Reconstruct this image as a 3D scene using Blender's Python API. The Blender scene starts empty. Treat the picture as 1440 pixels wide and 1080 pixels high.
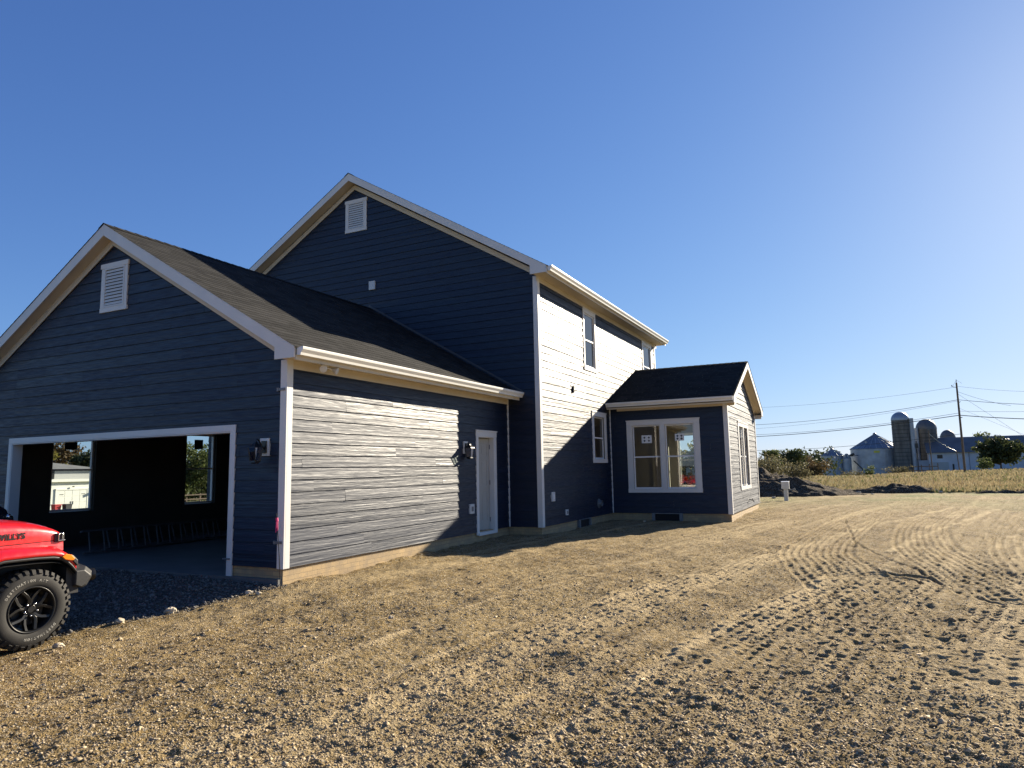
import bpy, bmesh, math, random
import numpy as np
from mathutils import Vector, Matrix
random.seed(7); PI = math.pi
sc = bpy.context.scene
COL = sc.collection

# ------------------------------------------------------------------ materials
def nodes(name):
    m = bpy.data.materials.new(name); m.use_nodes = True
    nt = m.node_tree; b = nt.nodes['Principled BSDF']
    return m, nt, b
def N(nt, t, **k):
    n = nt.nodes.new(t)
    for a, v in k.items(): setattr(n, a, v)
    return n
def coord(nt, scale=(1, 1, 1), rot=(0, 0, 0)):
    tc = N(nt, 'ShaderNodeTexCoord'); mp = N(nt, 'ShaderNodeMapping')
    mp.inputs['Scale'].default_value = scale; mp.inputs['Rotation'].default_value = rot
    nt.links.new(tc.outputs['Object'], mp.inputs['Vector']); return mp.outputs['Vector']
def noise(nt, scale, detail=4, vec=None, rough=.55):
    n = N(nt, 'ShaderNodeTexNoise'); n.inputs['Scale'].default_value = scale
    n.inputs['Detail'].default_value = detail; n.inputs['Roughness'].default_value = rough
    nt.links.new(vec if vec is not None else coord(nt), n.inputs['Vector']); return n.outputs['Fac']
def mapr(nt, v, a, b, c, d):
    m = N(nt, 'ShaderNodeMapRange'); m.inputs[1].default_value = a; m.inputs[2].default_value = b
    m.inputs[3].default_value = c; m.inputs[4].default_value = d
    nt.links.new(v, m.inputs[0]); return m.outputs[0]
def mixc(nt, f, a, b, mode='MIX'):
    m = N(nt, 'ShaderNodeMix', data_type='RGBA', blend_type=mode)
    for i, v in ((0, f), (6, a), (7, b)):
        if isinstance(v, (int, float)): m.inputs[i].default_value = v
        elif isinstance(v, tuple): m.inputs[i].default_value = v + (1,) if len(v) == 3 else v
        else: nt.links.new(v, m.inputs[i])
    return m.outputs[2]
def math_(nt, op, a, b=0.0):
    m = N(nt, 'ShaderNodeMath', operation=op)
    for i, v in ((0, a), (1, b)):
        if isinstance(v, (int, float)): m.inputs[i].default_value = v
        else: nt.links.new(v, m.inputs[i])
    return m.outputs[0]
def bump(nt, b, h, strength=.3, dist=.01, prev=None):
    n = N(nt, 'ShaderNodeBump'); n.inputs['Strength'].default_value = strength
    n.inputs['Distance'].default_value = dist
    nt.links.new(h, n.inputs['Height'])
    if prev is not None: nt.links.new(prev, n.inputs['Normal'])
    nt.links.new(n.outputs[0], b.inputs['Normal']); return n.outputs[0]
def simple(name, col, rough=.6, var=.12, vs=3.0, metal=0, bs=0, bscale=60, spec=.5):
    m, nt, b = nodes(name)
    f = noise(nt, vs, 5)
    lo = tuple(c * (1 - var) for c in col); hi = tuple(min(1, c * (1 + var)) for c in col)
    nt.links.new(mixc(nt, mapr(nt, f, .3, .7, 0, 1), lo, hi), b.inputs['Base Color'])
    b.inputs['Roughness'].default_value = rough; b.inputs['Metallic'].default_value = metal
    b.inputs['Specular IOR Level'].default_value = spec
    if bs: bump(nt, b, noise(nt, bscale, 5), bs, .004)
    return m
M = {}
def siding_mat(name, col, wave=.55):
    m, nt, b = nodes(name)
    g = N(nt, 'ShaderNodeNewGeometry'); rnd = g.outputs['Random Per Island']
    v1 = coord(nt, (.5, .5, 16)); v2 = coord(nt, (4, 4, 130)); v3 = coord(nt, (3.5, 3.5, 42))
    n1n = N(nt, 'ShaderNodeTexNoise', noise_dimensions='4D'); nt.links.new(v1, n1n.inputs['Vector']); nt.links.new(math_(nt, 'MULTIPLY', rnd, 60.0), n1n.inputs['W']); n1n.inputs['Scale'].default_value = 1.0; n1n.inputs['Detail'].default_value = 3; n1 = n1n.outputs['Fac']; n2 = noise(nt, 1.0, 6, v2, .7); n3 = noise(nt, 1, 4, v3)
    c = mixc(nt, mapr(nt, rnd, 0, 1, 0, 1), tuple(x * .85 for x in col), tuple(x * 1.2 for x in col))
    nt.links.new(c, b.inputs['Base Color'])
    r = math_(nt, 'ADD', mapr(nt, n3, .3, .7, .40, .66), mapr(nt, rnd, 0, 1, -.05, .05))
    nt.links.new(r, b.inputs['Roughness'])
    b.inputs['Specular IOR Level'].default_value = .54
    p = bump(nt, b, n1, wave, .019)
    p = bump(nt, b, n3, .5, .006, p)
    bump(nt, b, n2, .30, .0014, p)
    return m
M['navy'] = siding_mat('navy_siding', (.0005, .0068, .026))
M['trim'] = simple('trim_paint', (.66, .645, .61), .45, .05, 2)
M['gutter'] = simple('gutter_enamel', (.80, .79, .74), .3, .03, 2)
M['soffit'] = simple('soffit_panel', (.60, .53, .41), .6, .06, 2)  # warm bounce light from the ground put into the beige
M['vinyl'] = simple('window_vinyl', (.78, .78, .77), .35, .03)
M['white'] = simple('white_plastic', (.6, .6, .58), .4, .04)
M['doorwhite'] = simple('door_primer', (.40, .38, .33), .5, .05)
M['black'] = simple('black_metal', (.012, .012, .013), .35, .2)
M['blackplastic'] = simple('black_plastic', (.022, .022, .023), .5, .2, 20, bs=.2, bscale=500)
M['darkhole'] = simple('dark_recess', (.01, .01, .01), .9, .1)
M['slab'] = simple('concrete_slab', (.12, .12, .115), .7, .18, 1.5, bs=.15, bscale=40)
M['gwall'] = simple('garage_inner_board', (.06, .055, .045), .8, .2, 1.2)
M['drywall'] = simple('drywall', (.42, .38, .30), .8, .04)
M['floor'] = simple('subfloor', (.25, .18, .1), .7, .15)
M['alu'] = simple('ladder_metal', (.42, .43, .45), .4, .15, 8, metal=.6)
M['ladder'] = simple('ladder_dull', (.07, .072, .075), .6, .3, 8)
M['chrome'] = simple('bright_metal', (.7, .7, .7), .2, .05, metal=1)
M['steelgrey'] = simple('galvanised_vent', (.18, .19, .20), .5, .1, metal=.3)
M['pink'] = simple('pink_ribbon', (.9, .05, .2), .5, .1)
M['wood'] = simple('pole_wood', (.12, .085, .06), .85, .3, 4, bs=.4, bscale=30)
M['bark'] = simple('bark', (.09, .07, .05), .9, .3, 6, bs=.5, bscale=20)
M['amber'] = simple('amber_lens', (.9, .25, .02), .15, .05)
M['rubber'] = simple('tyre_rubber', (.017, .0155, .0135), .8, .25, 9, bs=.3, bscale=90)
M['letter'] = simple('tyre_letter', (.40, .38, .33), .7, .15, 30)
M['rim'] = simple('satin_black_rim', (.018, .018, .018), .32, .1, metal=.3)
M['wire'] = simple('wire_black', (.03, .03, .03), .6, .1)
M['wirew'] = simple('wire_pale', (.5, .5, .48), .5, .1)
M['stave'] = None
m, nt, b = nodes('red_paint')
b.inputs['Base Color'].default_value = (.62, .006, .012, 1); b.inputs['Roughness'].default_value = .32
b.inputs['Coat Weight'].default_value = .9; b.inputs['Coat Roughness'].default_value = .06
nt.links.new(mixc(nt, mapr(nt, noise(nt, 3, 5), .3, .7, 0, .12), (.62, .006, .012), (.5, .05, .035)), b.inputs['Base Color'])
nt.links.new(mapr(nt, noise(nt, 14, 6), .3, .7, .26, .42), b.inputs['Roughness'])
M['red'] = m
def glass_mat(name, tint=(.85, .9, .88), gloss=1.0):
    m, nt, b = nodes(name); nt.nodes.remove(b)
    o = nt.nodes['Material Output']
    tr = N(nt, 'ShaderNodeBsdfTransparent'); tr.inputs[0].default_value = tint + (1,)
    gl = N(nt, 'ShaderNodeBsdfGlossy'); gl.inputs['Roughness'].default_value = .02
    fr = N(nt, 'ShaderNodeFresnel'); fr.inputs[0].default_value = 2.0
    mx = N(nt, 'ShaderNodeMixShader')
    nt.links.new(fr.outputs[0], mx.inputs[0]); nt.links.new(tr.outputs[0], mx.inputs[1]); nt.links.new(gl.outputs[0], mx.inputs[2])
    nt.links.new(mx.outputs[0], o.inputs['Surface']); return m
M['glass'] = glass_mat('window_glass')
# brick like foundation
m, nt, b = nodes('tan_block')
tc = coord(nt, (1, 1, 1))
sx = N(nt, 'ShaderNodeSeparateXYZ'); nt.links.new(tc, sx.inputs[0])
cb = N(nt, 'ShaderNodeCombineXYZ'); nt.links.new(math_(nt, 'ADD', sx.outputs[0], sx.outputs[1]), cb.inputs[0]); nt.links.new(sx.outputs[2], cb.inputs[1])
br = N(nt, 'ShaderNodeTexBrick'); nt.links.new(cb.outputs[0], br.inputs['Vector'])
br.inputs['Scale'].default_value = 1.0; br.inputs['Brick Width'].default_value = .2; br.inputs['Row Height'].default_value = .067
br.inputs['Mortar Size'].default_value = .004; br.inputs['Color1'].default_value = (.46, .33, .17, 1); br.inputs['Color2'].default_value = (.38, .27, .14, 1)
br.inputs['Mortar'].default_value = (.24, .18, .11, 1)
nt.links.new(mixc(nt, mapr(nt, noise(nt, 5, 5), .35, .65, 0, .7), br.outputs['Color'], (.26, .2, .13)), b.inputs['Base Color'])
b.inputs['Roughness'].default_value = .9
bump(nt, b, math_(nt, 'ADD', math_(nt, 'MULTIPLY', br.outputs['Fac'], -1.0), math_(nt, 'MULTIPLY', noise(nt, 60, 5), .5)), .5, .006)
M['block'] = m
# shingles (modelled courses, one tone per tab)
m, nt, b = nodes('asphalt_shingle')
g = N(nt, 'ShaderNodeNewGeometry')
c = mixc(nt, g.outputs['Random Per Island'], (.006, .0059, .0058), (.031, .030, .0285))
nt.links.new(mixc(nt, mapr(nt, noise(nt, 120, 3), .3, .7, 0, .5), c, (.012, .0118, .0115)), b.inputs['Base Color'])
b.inputs['Roughness'].default_value = .95; b.inputs['Specular IOR Level'].default_value = .2
bump(nt, b, noise(nt, 90, 5), .8, .008)
M['shingle'] = m
# soils
def dirt_mat(name, lo, hi, dust, attr=False, bs=1.0):
    m, nt, b = nodes(name)
    v = coord(nt)
    big = noise(nt, .35, 4, v); mid = noise(nt, 3.0, 6, v, .65); fin = noise(nt, 38, 8, v, .7)
    c = mixc(nt, mapr(nt, mid, .35, .65, 0, 1), lo, hi)
    c = mixc(nt, mapr(nt, big, .42, .62, 0, .55), c, dust)
    c = mixc(nt, mapr(nt, fin, .45, .62, 0, .75), c, tuple(x * .36 for x in lo))
    vo = N(nt, 'ShaderNodeTexVoronoi'); vo.inputs['Scale'].default_value = 55; nt.links.new(v, vo.inputs['Vector'])
    vc = N(nt, 'ShaderNodeSeparateColor'); nt.links.new(vo.outputs['Color'], vc.inputs[0])
    c = mixc(nt, mapr(nt, vc.outputs[0], .80, .84, 0, .5), c, (.50, .45, .36))
    if attr:
        a = N(nt, 'ShaderNodeAttribute', attribute_name='tone')
        sp = N(nt, 'ShaderNodeSeparateColor'); nt.links.new(a.outputs['Color'], sp.inputs[0])
        c = mixc(nt, sp.outputs[0], c, (.52, .40, .225))           # pale dry dust
        c = mixc(nt, sp.outputs[1], c, (.10, .095, .088))           # grey crushed stone
        gr = mixc(nt, mapr(nt, noise(nt, .5, 5, v), .4, .6, 0, 1), (.30, .26, .12), (.19, .21, .08))
        c = mixc(nt, sp.outputs[2], c, gr)                          # dry grass
    nt.links.new(c, b.inputs['Base Color'])
    b.inputs['Roughness'].default_value = 1.0; b.inputs['Specular IOR Level'].default_value = .1
    p = bump(nt, b, fin, .9 * bs, .034)
    vs = N(nt, 'ShaderNodeTexVoronoi'); vs.inputs['Scale'].default_value = 70; nt.links.new(v, vs.inputs['Vector'])
    p = bump(nt, b, vs.outputs['Distance'], .8 * bs, .016, p)
    bump(nt, b, noise(nt, 160, 4, v, .6), .4 * bs, .004, p)
    return m
M['ground'] = dirt_mat('bare_ground', (.165, .113, .050), (.405, .288, .128), (.41, .30, .14), True)
M['pile'] = dirt_mat('dark_topsoil', (.045, .030, .017), (.095, .064, .036), (.075, .052, .03))
def rnd_mat(name, a, bcol, rough=.9, trans=0, bs=0):
    m, nt, b = nodes(name); g = N(nt, 'ShaderNodeNewGeometry')
    nt.links.new(mixc(nt, g.outputs['Random Per Island'], a, bcol), b.inputs['Base Color'])
    b.inputs['Roughness'].default_value = rough; b.inputs['Specular IOR Level'].default_value = .25
    if bs: bump(nt, b, noise(nt, 90, 4), bs, .004)
    if trans:
        tl = N(nt, 'ShaderNodeBsdfTranslucent'); mx = N(nt, 'ShaderNodeMixShader'); mx.inputs[0].default_value = trans
        nt.links.new(mixc(nt, g.outputs['Random Per Island'], tuple(x * 1.3 for x in a), tuple(x * 1.3 for x in bcol)), tl.inputs[0])
        nt.links.new(b.outputs[0], mx.inputs[1]); nt.links.new(tl.outputs[0], mx.inputs[2])
        nt.links.new(mx.outputs[0], nt.nodes['Material Output'].inputs['Surface'])
    return m
M['pebble'] = rnd_mat('pebble', (.17, .125, .075), (.48, .385, .25), bs=.4)
M['gravel'] = rnd_mat('crushed_stone', (.06, .056, .05), (.21, .195, .175), bs=.4)
M['rock'] = simple('pale_rock', (.46, .39, .28), .9, .3, 14, bs=.8, bscale=40)
M['leaf_dark'] = rnd_mat('leaf_dark', (.020, .032, .014), (.075, .085, .03), .6, .25)
M['leaf_mid'] = rnd_mat('leaf_mid', (.04, .06, .02), (.13, .15, .05), .6, .3)
M['leaf_fall'] = rnd_mat('leaf_autumn', (.11, .12, .03), (.25, .20, .05), .6, .35)
M['leaf_rust'] = rnd_mat('leaf_rust', (.06, .045, .02), (.15, .10, .045), .6, .25)
M['leaf_brush'] = rnd_mat('leaf_brush', (.07, .065, .035), (.17, .15, .08), .7, .3)
M['straw'] = rnd_mat('dry_grass', (.24, .18, .09), (.46, .38, .22), .8, .2)
nt = M['straw'].node_tree; b = nt.nodes['Principled BSDF']; l_ = b.inputs['Base Color'].links[0].from_socket
pn = noise(nt, 1.0, 4, coord(nt, (.12, .35, .1)))
c_ = mixc(nt, mapr(nt, pn, .44, .56, 0, .8), l_, (.17, .19, .07))
c_ = mixc(nt, mapr(nt, noise(nt, 1.0, 4, coord(nt, (.2, .7, .1))), .52, .64, 0, .8), c_, (.30, .19, .12))
nt.links.new(c_, b.inputs['Base Color'])
M['barnwhite'] = simple('barn_white', (.50, .53, .58), .6, .12, .8)
M['barnroof'] = simple('barn_roof', (.10, .102, .108), .6, .25, .6)
M['binmetal'] = simple('bin_metal', (.33, .355, .385), .45, .2, .9, metal=.3)
M['binroof'] = simple('bin_roof_metal', (.16, .18, .21), .45, .15, .9, metal=.4)
M['domedark'] = simple('silo_dome_dark', (.11, .115, .12), .5, .2, .8, metal=.3)
M['dome'] = simple('silo_dome', (.30, .33, .36), .4, .12, .8, metal=.5)
m, nt, b = nodes('silo_stave')
v = coord(nt); sx = N(nt, 'ShaderNodeSeparateXYZ'); nt.links.new(v, sx.inputs[0])
hp = math_(nt, 'FRACT', math_(nt, 'MULTIPLY', sx.outputs[2], 1.4))
c = mixc(nt, mapr(nt, noise(nt, .8, 6, coord(nt, (2, 2, .4))), .35, .65, 0, 1), (.095, .088, .078), (.17, .16, .14))
nt.links.new(mixc(nt, mapr(nt, hp, .9, .95, 0, .6), c, (.05, .048, .045)), b.inputs['Base Color']); b.inputs['Roughness'].default_value = .85
M['stave'] = m
M['nroof'] = simple('neighbour_shingle', (.17, .17, .165), .9, .2, 1)
M['nwall'] = simple('neighbour_siding', (.40, .41, .40), .7, .05)
M['nwhite'] = simple('neighbour_white', (.80, .80, .74), .5, .03)
M['canred'] = simple('bin_red', (.5, .05, .06), .5, .1)
M['candark'] = simple('bin_dark', (.06, .06, .065), .5, .1)
M['paper'] = simple('sticker_paper', (.75, .75, .72), .6, .03)
M['yellow'] = simple('bin_sign', (.55, .5, .05), .5, .1)

# ------------------------------------------------------------------ mesh builder
class MB:
    def __init__(s, o=(0, 0, 0)): s.v = []; s.f = []; s.o = o; s.mi = []
    def add(s, vs, fs, mi=0):
        n = len(s.v); s.v += [tuple(p) for p in vs]; s.f += [tuple(i + n for i in f) for f in fs]; s.mi += [mi] * len(fs); return s
    def box(s, a, b, mi=0):
        x0, y0, z0 = a; x1, y1, z1 = b
        return s.add([(x0, y0, z0), (x1, y0, z0), (x1, y1, z0), (x0, y1, z0), (x0, y0, z1), (x1, y0, z1), (x1, y1, z1), (x0, y1, z1)],
                     [(0, 3, 2, 1), (4, 5, 6, 7), (0, 1, 5, 4), (1, 2, 6, 5), (2, 3, 7, 6), (3, 0, 4, 7)], mi)
    def prism(s, poly, vec, mi=0):
        n = len(poly); v = [tuple(p) for p in poly] + [tuple(Vector(p) + Vector(vec)) for p in poly]
        return s.add(v, [tuple(range(n))[::-1], tuple(range(n, 2 * n))] + [(i, (i + 1) % n, n + (i + 1) % n, n + i) for i in range(n)], mi)
    def tube(s, pts, r, n=8, cap=True, mi=0):
        pts = [Vector(p) for p in pts]; R = r if isinstance(r, (list, tuple)) else [r] * len(pts)
        vs = []; fs = []; prev = None
        for i, p in enumerate(pts):
            d = (pts[min(i + 1, len(pts) - 1)] - pts[max(i - 1, 0)]).normalized()
            a = (prev - d * prev.dot(d)) if prev else (Vector((0, 0, 1)) if abs(d.z) < .9 else Vector((1, 0, 0)))
            a = (a - d * a.dot(d)).normalized(); prev = a; bb = d.cross(a)
            vs += [p + (a * math.cos(2 * PI * k / n) + bb * math.sin(2 * PI * k / n)) * R[i] for k in range(n)]
        for i in range(len(pts) - 1):
            fs += [(i * n + k, i * n + (k + 1) % n, (i + 1) * n + (k + 1) % n, (i + 1) * n + k) for k in range(n)]
        if cap: fs += [tuple(range(n))[::-1], tuple(range((len(pts) - 1) * n, len(pts) * n))]
        return s.add(vs, fs, mi)
    def lathe(s, c, prof, n=48, axis='z', mi=0, close=False):
        c = Vector(c); vs = []; fs = []
        for (r, h) in prof:
            for k in range(n):
                a = 2 * PI * k / n
                if axis == 'z': vs.append(c + Vector((r * math.cos(a), r * math.sin(a), h)))
                else: vs.append(c + Vector((h, r * math.cos(a), r * math.sin(a))))
        m_ = len(prof)
        for i in range(m_ - 1 if not close else m_):
            j = (i + 1) % m_
            fs += [(i * n + k, i * n + (k + 1) % n, j * n + (k + 1) % n, j * n + k) for k in range(n)]
        return s.add(vs, fs, mi)
    def loft(s, secs, closed=False, caps=False, mi=0):
        n = len(secs[0]); vs = [p for q in secs for p in q]; fs = []
        for i in range(len(secs) - 1):
            for k in range(n if closed else n - 1):
                fs.append((i * n + k, i * n + (k + 1) % n, (i + 1) * n + (k + 1) % n, (i + 1) * n + k))
        if caps: fs += [tuple(range(n))[::-1], tuple(range((len(secs) - 1) * n, len(secs) * n))]
        return s.add(vs, fs, mi)
    def build(s, name, mat, parent=None, smooth=False, bevel=0, recalc=True, sub=0, auto=None):
        me = bpy.data.meshes.new(name); o = s.o
        me.from_pydata([(p[0] - o[0], p[1] - o[1], p[2] - o[2]) for p in s.v], [], s.f)
        for mm in (mat if isinstance(mat, list) else [mat]): me.materials.append(mm)
        if isinstance(mat, list): me.polygons.foreach_set('material_index', s.mi)
        if recalc:
            bm = bmesh.new(); bm.from_mesh(me); bmesh.ops.recalc_face_normals(bm, faces=bm.faces); bm.to_mesh(me); bm.free()
        if smooth: me.polygons.foreach_set('use_smooth', [True] * len(me.polygons))
        if auto: me.set_sharp_from_angle(angle=math.radians(auto))
        ob = bpy.data.objects.new(name, me); COL.objects.link(ob)
        if parent: ob.parent = parent
        if bevel:
            m_ = ob.modifiers.new('bevel', 'BEVEL'); m_.width = bevel; m_.segments = 2; m_.limit_method = 'ANGLE'
        if sub:
            m_ = ob.modifiers.new('sub', 'SUBSURF'); m_.levels = sub; m_.render_levels = sub
        return ob
def tag(o, label, cat=None, group=None, kind=None):
    if label: o['label'] = label
    if cat: o['category'] = cat
    if group: o['group'] = group
    if kind: o['kind'] = kind
    return o
def empty(name, loc, label, cat, group=None, rz=0):
    o = bpy.data.objects.new(name, None); COL.objects.link(o); o.location = loc; o.rotation_euler = (0, 0, rz)
    o.empty_display_size = .2
    return tag(o, label, cat, group)
def dup(root, loc, label=None, rz=None, scale=None):
    def cp(o, par):
        c = o.copy(); COL.objects.link(c); c.parent = par
        for ch in o.children: cp(ch, c)
        return c
    kids = list(root.children); r = root.copy(); COL.objects.link(r)
    for k in kids: cp(k, r)
    r.location = loc
    if label: r['label'] = label
    if rz is not None: r.rotation_euler = (0, 0, rz)
    if scale: r.scale = scale
    return r

# frames on walls: a along wall, b outwards, z up
class Fr:
    def __init__(s, o, u, n): s.o = Vector(o); s.u = Vector(u); s.n = Vector(n)
    def p(s, a, b, z): return tuple(s.o + s.u * a + s.n * b + Vector((0, 0, z)))
    def box(s, mb, a0, a1, b0, b1, z0, z1, mi=0):
        P = s.p
        mb.add([P(a0, b0, z0), P(a1, b0, z0), P(a1, b1, z0), P(a0, b1, z0), P(a0, b0, z1), P(a1, b0, z1), P(a1, b1, z1), P(a0, b1, z1)],
               [(0, 3, 2, 1), (4, 5, 6, 7), (0, 1, 5, 4), (1, 2, 6, 5), (2, 3, 7, 6), (3, 0, 4, 7)], mi)
def clip(poly, a, b, c):     # keep a*x+b*y<=c
    out = []
    for i in range(len(poly)):
        p, q = poly[i], poly[(i + 1) % len(poly)]
        dp, dq = a * p[0] + b * p[1] - c, a * q[0] + b * q[1] - c
        if dp <= 1e-9: out.append(p)
        if (dp < -1e-9 and dq > 1e-9) or (dp > 1e-9 and dq < -1e-9):
            t = dp / (dp - dq); out.append((p[0] + t * (q[0] - p[0]), p[1] + t * (q[1] - p[1])))
    return out if len(out) > 2 else []
def holes(poly, hs):
    xs = sorted(set([min(p[0] for p in poly), max(p[0] for p in poly)] + [x for h in hs for x in h[:2]]))
    res = []
    for x0, x1 in zip(xs, xs[1:]):
        if x1 - x0 < 1e-6: continue
        col = clip(clip(poly, 1, 0, x1), -1, 0, -x0)
        cuts = sorted([(h[2], h[3]) for h in hs if h[0] < (x0 + x1) / 2 < h[1]])
        z = -1e9
        for c0, c1 in cuts + [(1e9, 1e9)]:
            q = clip(clip(col, 0, 1, c0), 0, -1, -z) if col else []
            if q: res.append(q)
            z = c1
    return res
def lapped(name, P, polys, z0, course, mat, parent, t=.019, piece=3.66, seed=1, o=(0, 0, 0), jitter=0.0):
    """P(a,b,z)->world. Board courses with a protruding lower lip, broken into boards."""
    rng = random.Random(seed); mb = MB(o)
    zmax = max(p[1] for q in polys for p in q); amin = min(p[0] for q in polys for p in q); amax = max(p[0] for q in polys for p in q)
    k = 0
    while z0 + k * course < zmax:
        za, zb = z0 + k * course, z0 + (k + 1) * course
        a = amin - rng.random() * piece; e = []
        while a < amax: e.append(a); a += piece * (1 + (rng.random() - .5) * jitter)
        e.append(a)
        for a0, a1 in zip(e, e[1:]):
            tt = t * (1 + (rng.random() - .5) * .25)
            for poly in polys:
                q = clip(clip(clip(clip(poly, 0, 1, zb), 0, -1, -za), 1, 0, a1 - .0012), -1, 0, -a0 - .0)
                if not q: continue
                off = lambda z: tt + (.003 - tt) * (z - za) / course
                n = len(mb.v); mb.v += [tuple(P(x, off(z), z)) for x, z in q]; mb.f.append(tuple(range(n, n + len(q)))); mb.mi.append(0)
                for i in range(len(q)):
                    j = (i + 1) % len(q)
                    if abs(q[i][1] - za) < 1e-6 and abs(q[j][1] - za) < 1e-6:
                        n2 = len(mb.v); mb.v += [tuple(P(q[i][0], 0, za)), tuple(P(q[j][0], 0, za))]
                        mb.f.append((n + i, n + j, n2 + 1, n2)); mb.mi.append(0)
        k += 1
    return mb.build(name, mat, parent, recalc=False)

# ------------------------------------------------------------------ the house
GW, GD = 8.27, 7.19            # garage
A, B, MR, ME = .843, 7.19, -4.65, 17.94  # main block right wall, gable plane, ridge, far end
ML = 2 * MR - A
D_, Cc, SE = 4.249, 12.349, 18.25      # sunroom side wall, front wall, rear wall
SR = (Cc + SE) / 2
GS, MS, SS = .581, .594, .417
ZG, ZM, ZS = 3.18, 6.10, 3.24          # soffit levels
Z0 = .185
H = empty('house', (0, 0, 0), 'dark blue two-storey house with gabled garage and small sunroom on bare dirt', 'house')
FG = Fr((0, 0, 0), (1, 0, 0), (0, -1, 0)); FS = Fr((0, 0, 0), (0, 1, 0), (1, 0, 0))
FM = Fr((0, B, 0), (1, 0, 0), (0, -1, 0)); FW = Fr((A, 0, 0), (0, 1, 0), (1, 0, 0))
FC = Fr((0, Cc, 0), (1, 0, 0), (0, -1, 0)); FD = Fr((D_, 0, 0), (0, 1, 0), (1, 0, 0))
FL = Fr((-GW, 0, 0), (0, 1, 0), (-1, 0, 0)); FB = Fr((0, SE, 0), (1, 0, 0), (0, 1, 0))
CO = .178
# holes  (a0,a1,z0,z1)
doorG = (-6.84, -1.09, -.2, 2.17)
doorS = (5.70, 6.44, .16, 2.25)
w1 = (10.24, 11.27, 4.21, 5.98); w2 = (16.2, 17.45, 4.21, 5.98); w3 = (10.73, 11.95, 1.65, 3.10)
w4 = (1.36, 3.49, .77, 2.88); w5 = (14.12, 16.32, .76, 2.84)
gl1 = (1.40, 2.50, .70, 2.68); gl2 = (4.74, 5.82, .70, 2.68)
wr = (1.50, 3.30, .70, 2.72)
ins = lambda h, d=.07: (h[0] + d, h[1] - d, h[2] + d, h[3] - d)
gtop = ZG + GS * GW / 2
def wall(name, F, poly, hs, mat=None, seed=1, inner=None, depth=.15, o=(0, 0, 0), zst=Z0):
    polys = holes(poly, hs)
    w = lapped(name, F.p, polys, zst, CO, mat or M['navy'], H, seed=seed)
    mb = MB()
    for q in polys: mb.add([F.p(x, -depth, z) for x, z in q], [tuple(range(len(q)))])
    for h in hs:
        for (p, q) in (((h[0], h[2]), (h[0], h[3])), ((h[0], h[3]), (h[1], h[3])), ((h[1], h[3]), (h[1], h[2])), ((h[1], h[2]), (h[0], h[2]))):
            mb.add([F.p(p[0], -.002, p[1]), F.p(q[0], -.002, q[1]), F.p(q[0], -depth, q[1]), F.p(p[0], -depth, p[1])], [(0, 1, 2, 3)])
    mb.build('inner_wall', inner or M['drywall'], w, recalc=False)
    return w
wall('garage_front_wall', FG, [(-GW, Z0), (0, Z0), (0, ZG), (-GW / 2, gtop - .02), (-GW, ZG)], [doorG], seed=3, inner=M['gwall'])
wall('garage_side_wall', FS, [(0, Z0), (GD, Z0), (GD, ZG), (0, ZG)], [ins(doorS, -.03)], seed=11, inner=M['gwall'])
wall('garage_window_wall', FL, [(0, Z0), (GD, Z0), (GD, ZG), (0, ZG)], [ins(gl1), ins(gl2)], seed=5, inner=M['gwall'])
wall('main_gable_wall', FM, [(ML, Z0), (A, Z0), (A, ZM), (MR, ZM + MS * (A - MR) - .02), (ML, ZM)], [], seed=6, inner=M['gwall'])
wall('main_side_wall', FW, [(B, Z0), (ME, Z0), (ME, ZM), (B, ZM)], [ins(w1), ins(w2), ins(w3), (Cc + .2, ME - .3, .3, 3.0)], seed=8)
wall('sunroom_front_wall', FC, [(A, Z0), (D_, Z0), (D_, ZS), (A, ZS)], [ins(w4)], seed=9)
wall('sunroom_side_wall', FD, [(Cc, Z0), (SE, Z0), (SE, ZS), (SR, ZS + SS * (SE - SR) - .02), (Cc, ZS)], [ins(w5)], seed=10)
wall('sunroom_rear_wall', FB, [(A, Z0), (D_, Z0), (D_, ZS), (A, ZS)], [wr], seed=12)
FN = Fr((0, ME, 0), (1, 0, 0), (0, 1, 0)); FO = Fr((ML, 0, 0), (0, 1, 0), (-1, 0, 0))
wall('main_rear_wall', FN, [(ML, Z0), (A, Z0), (A, ZM), (MR, ZM + MS * (A - MR) - .02), (ML, ZM)], [], seed=13)
wall('main_far_side_wall', FO, [(B, Z0), (ME, Z0), (ME, ZM), (B, ZM)], [], seed=14)
# garage inside: the plane of main gable facing the garage
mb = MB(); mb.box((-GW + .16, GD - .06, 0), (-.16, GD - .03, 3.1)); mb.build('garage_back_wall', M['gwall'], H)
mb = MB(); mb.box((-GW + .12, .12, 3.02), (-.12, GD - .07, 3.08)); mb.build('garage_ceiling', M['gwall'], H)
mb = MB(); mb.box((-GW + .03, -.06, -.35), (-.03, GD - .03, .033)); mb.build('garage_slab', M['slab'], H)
mb = MB(); mb.box((ML + .2, B + .2, .15), (A - .2, ME - .2, .2)); mb.box((A - .15, Cc + .16, .15), (D_ - .16, SE - .16, .2)); mb.build('floor', M['floor'], H)
mb = MB(); mb.box((ML + .2, B + .2, 3.1), (A - .16, ME - .2, 3.2)); mb.box((A - .15, Cc + .16, 3.08), (D_ - .16, SE - .16, 3.12)); mb.build('ceiling', M['drywall'], H)
mb = MB(); mb.box((-3.0, B + .2, .2), (-2.88, ME - .2, 3.1)); mb.box((-2.88, 11.0, .2), (A - .2, 11.1, 3.1)); mb.box((-1.9, B + .2, 3.2), (-1.8, ME - .2, 6.0))
mb.box((A + .05, 17.1, .2), (1.42, 17.2, 3.08)); mb.build('partition_wall', M['drywall'], H)
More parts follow.
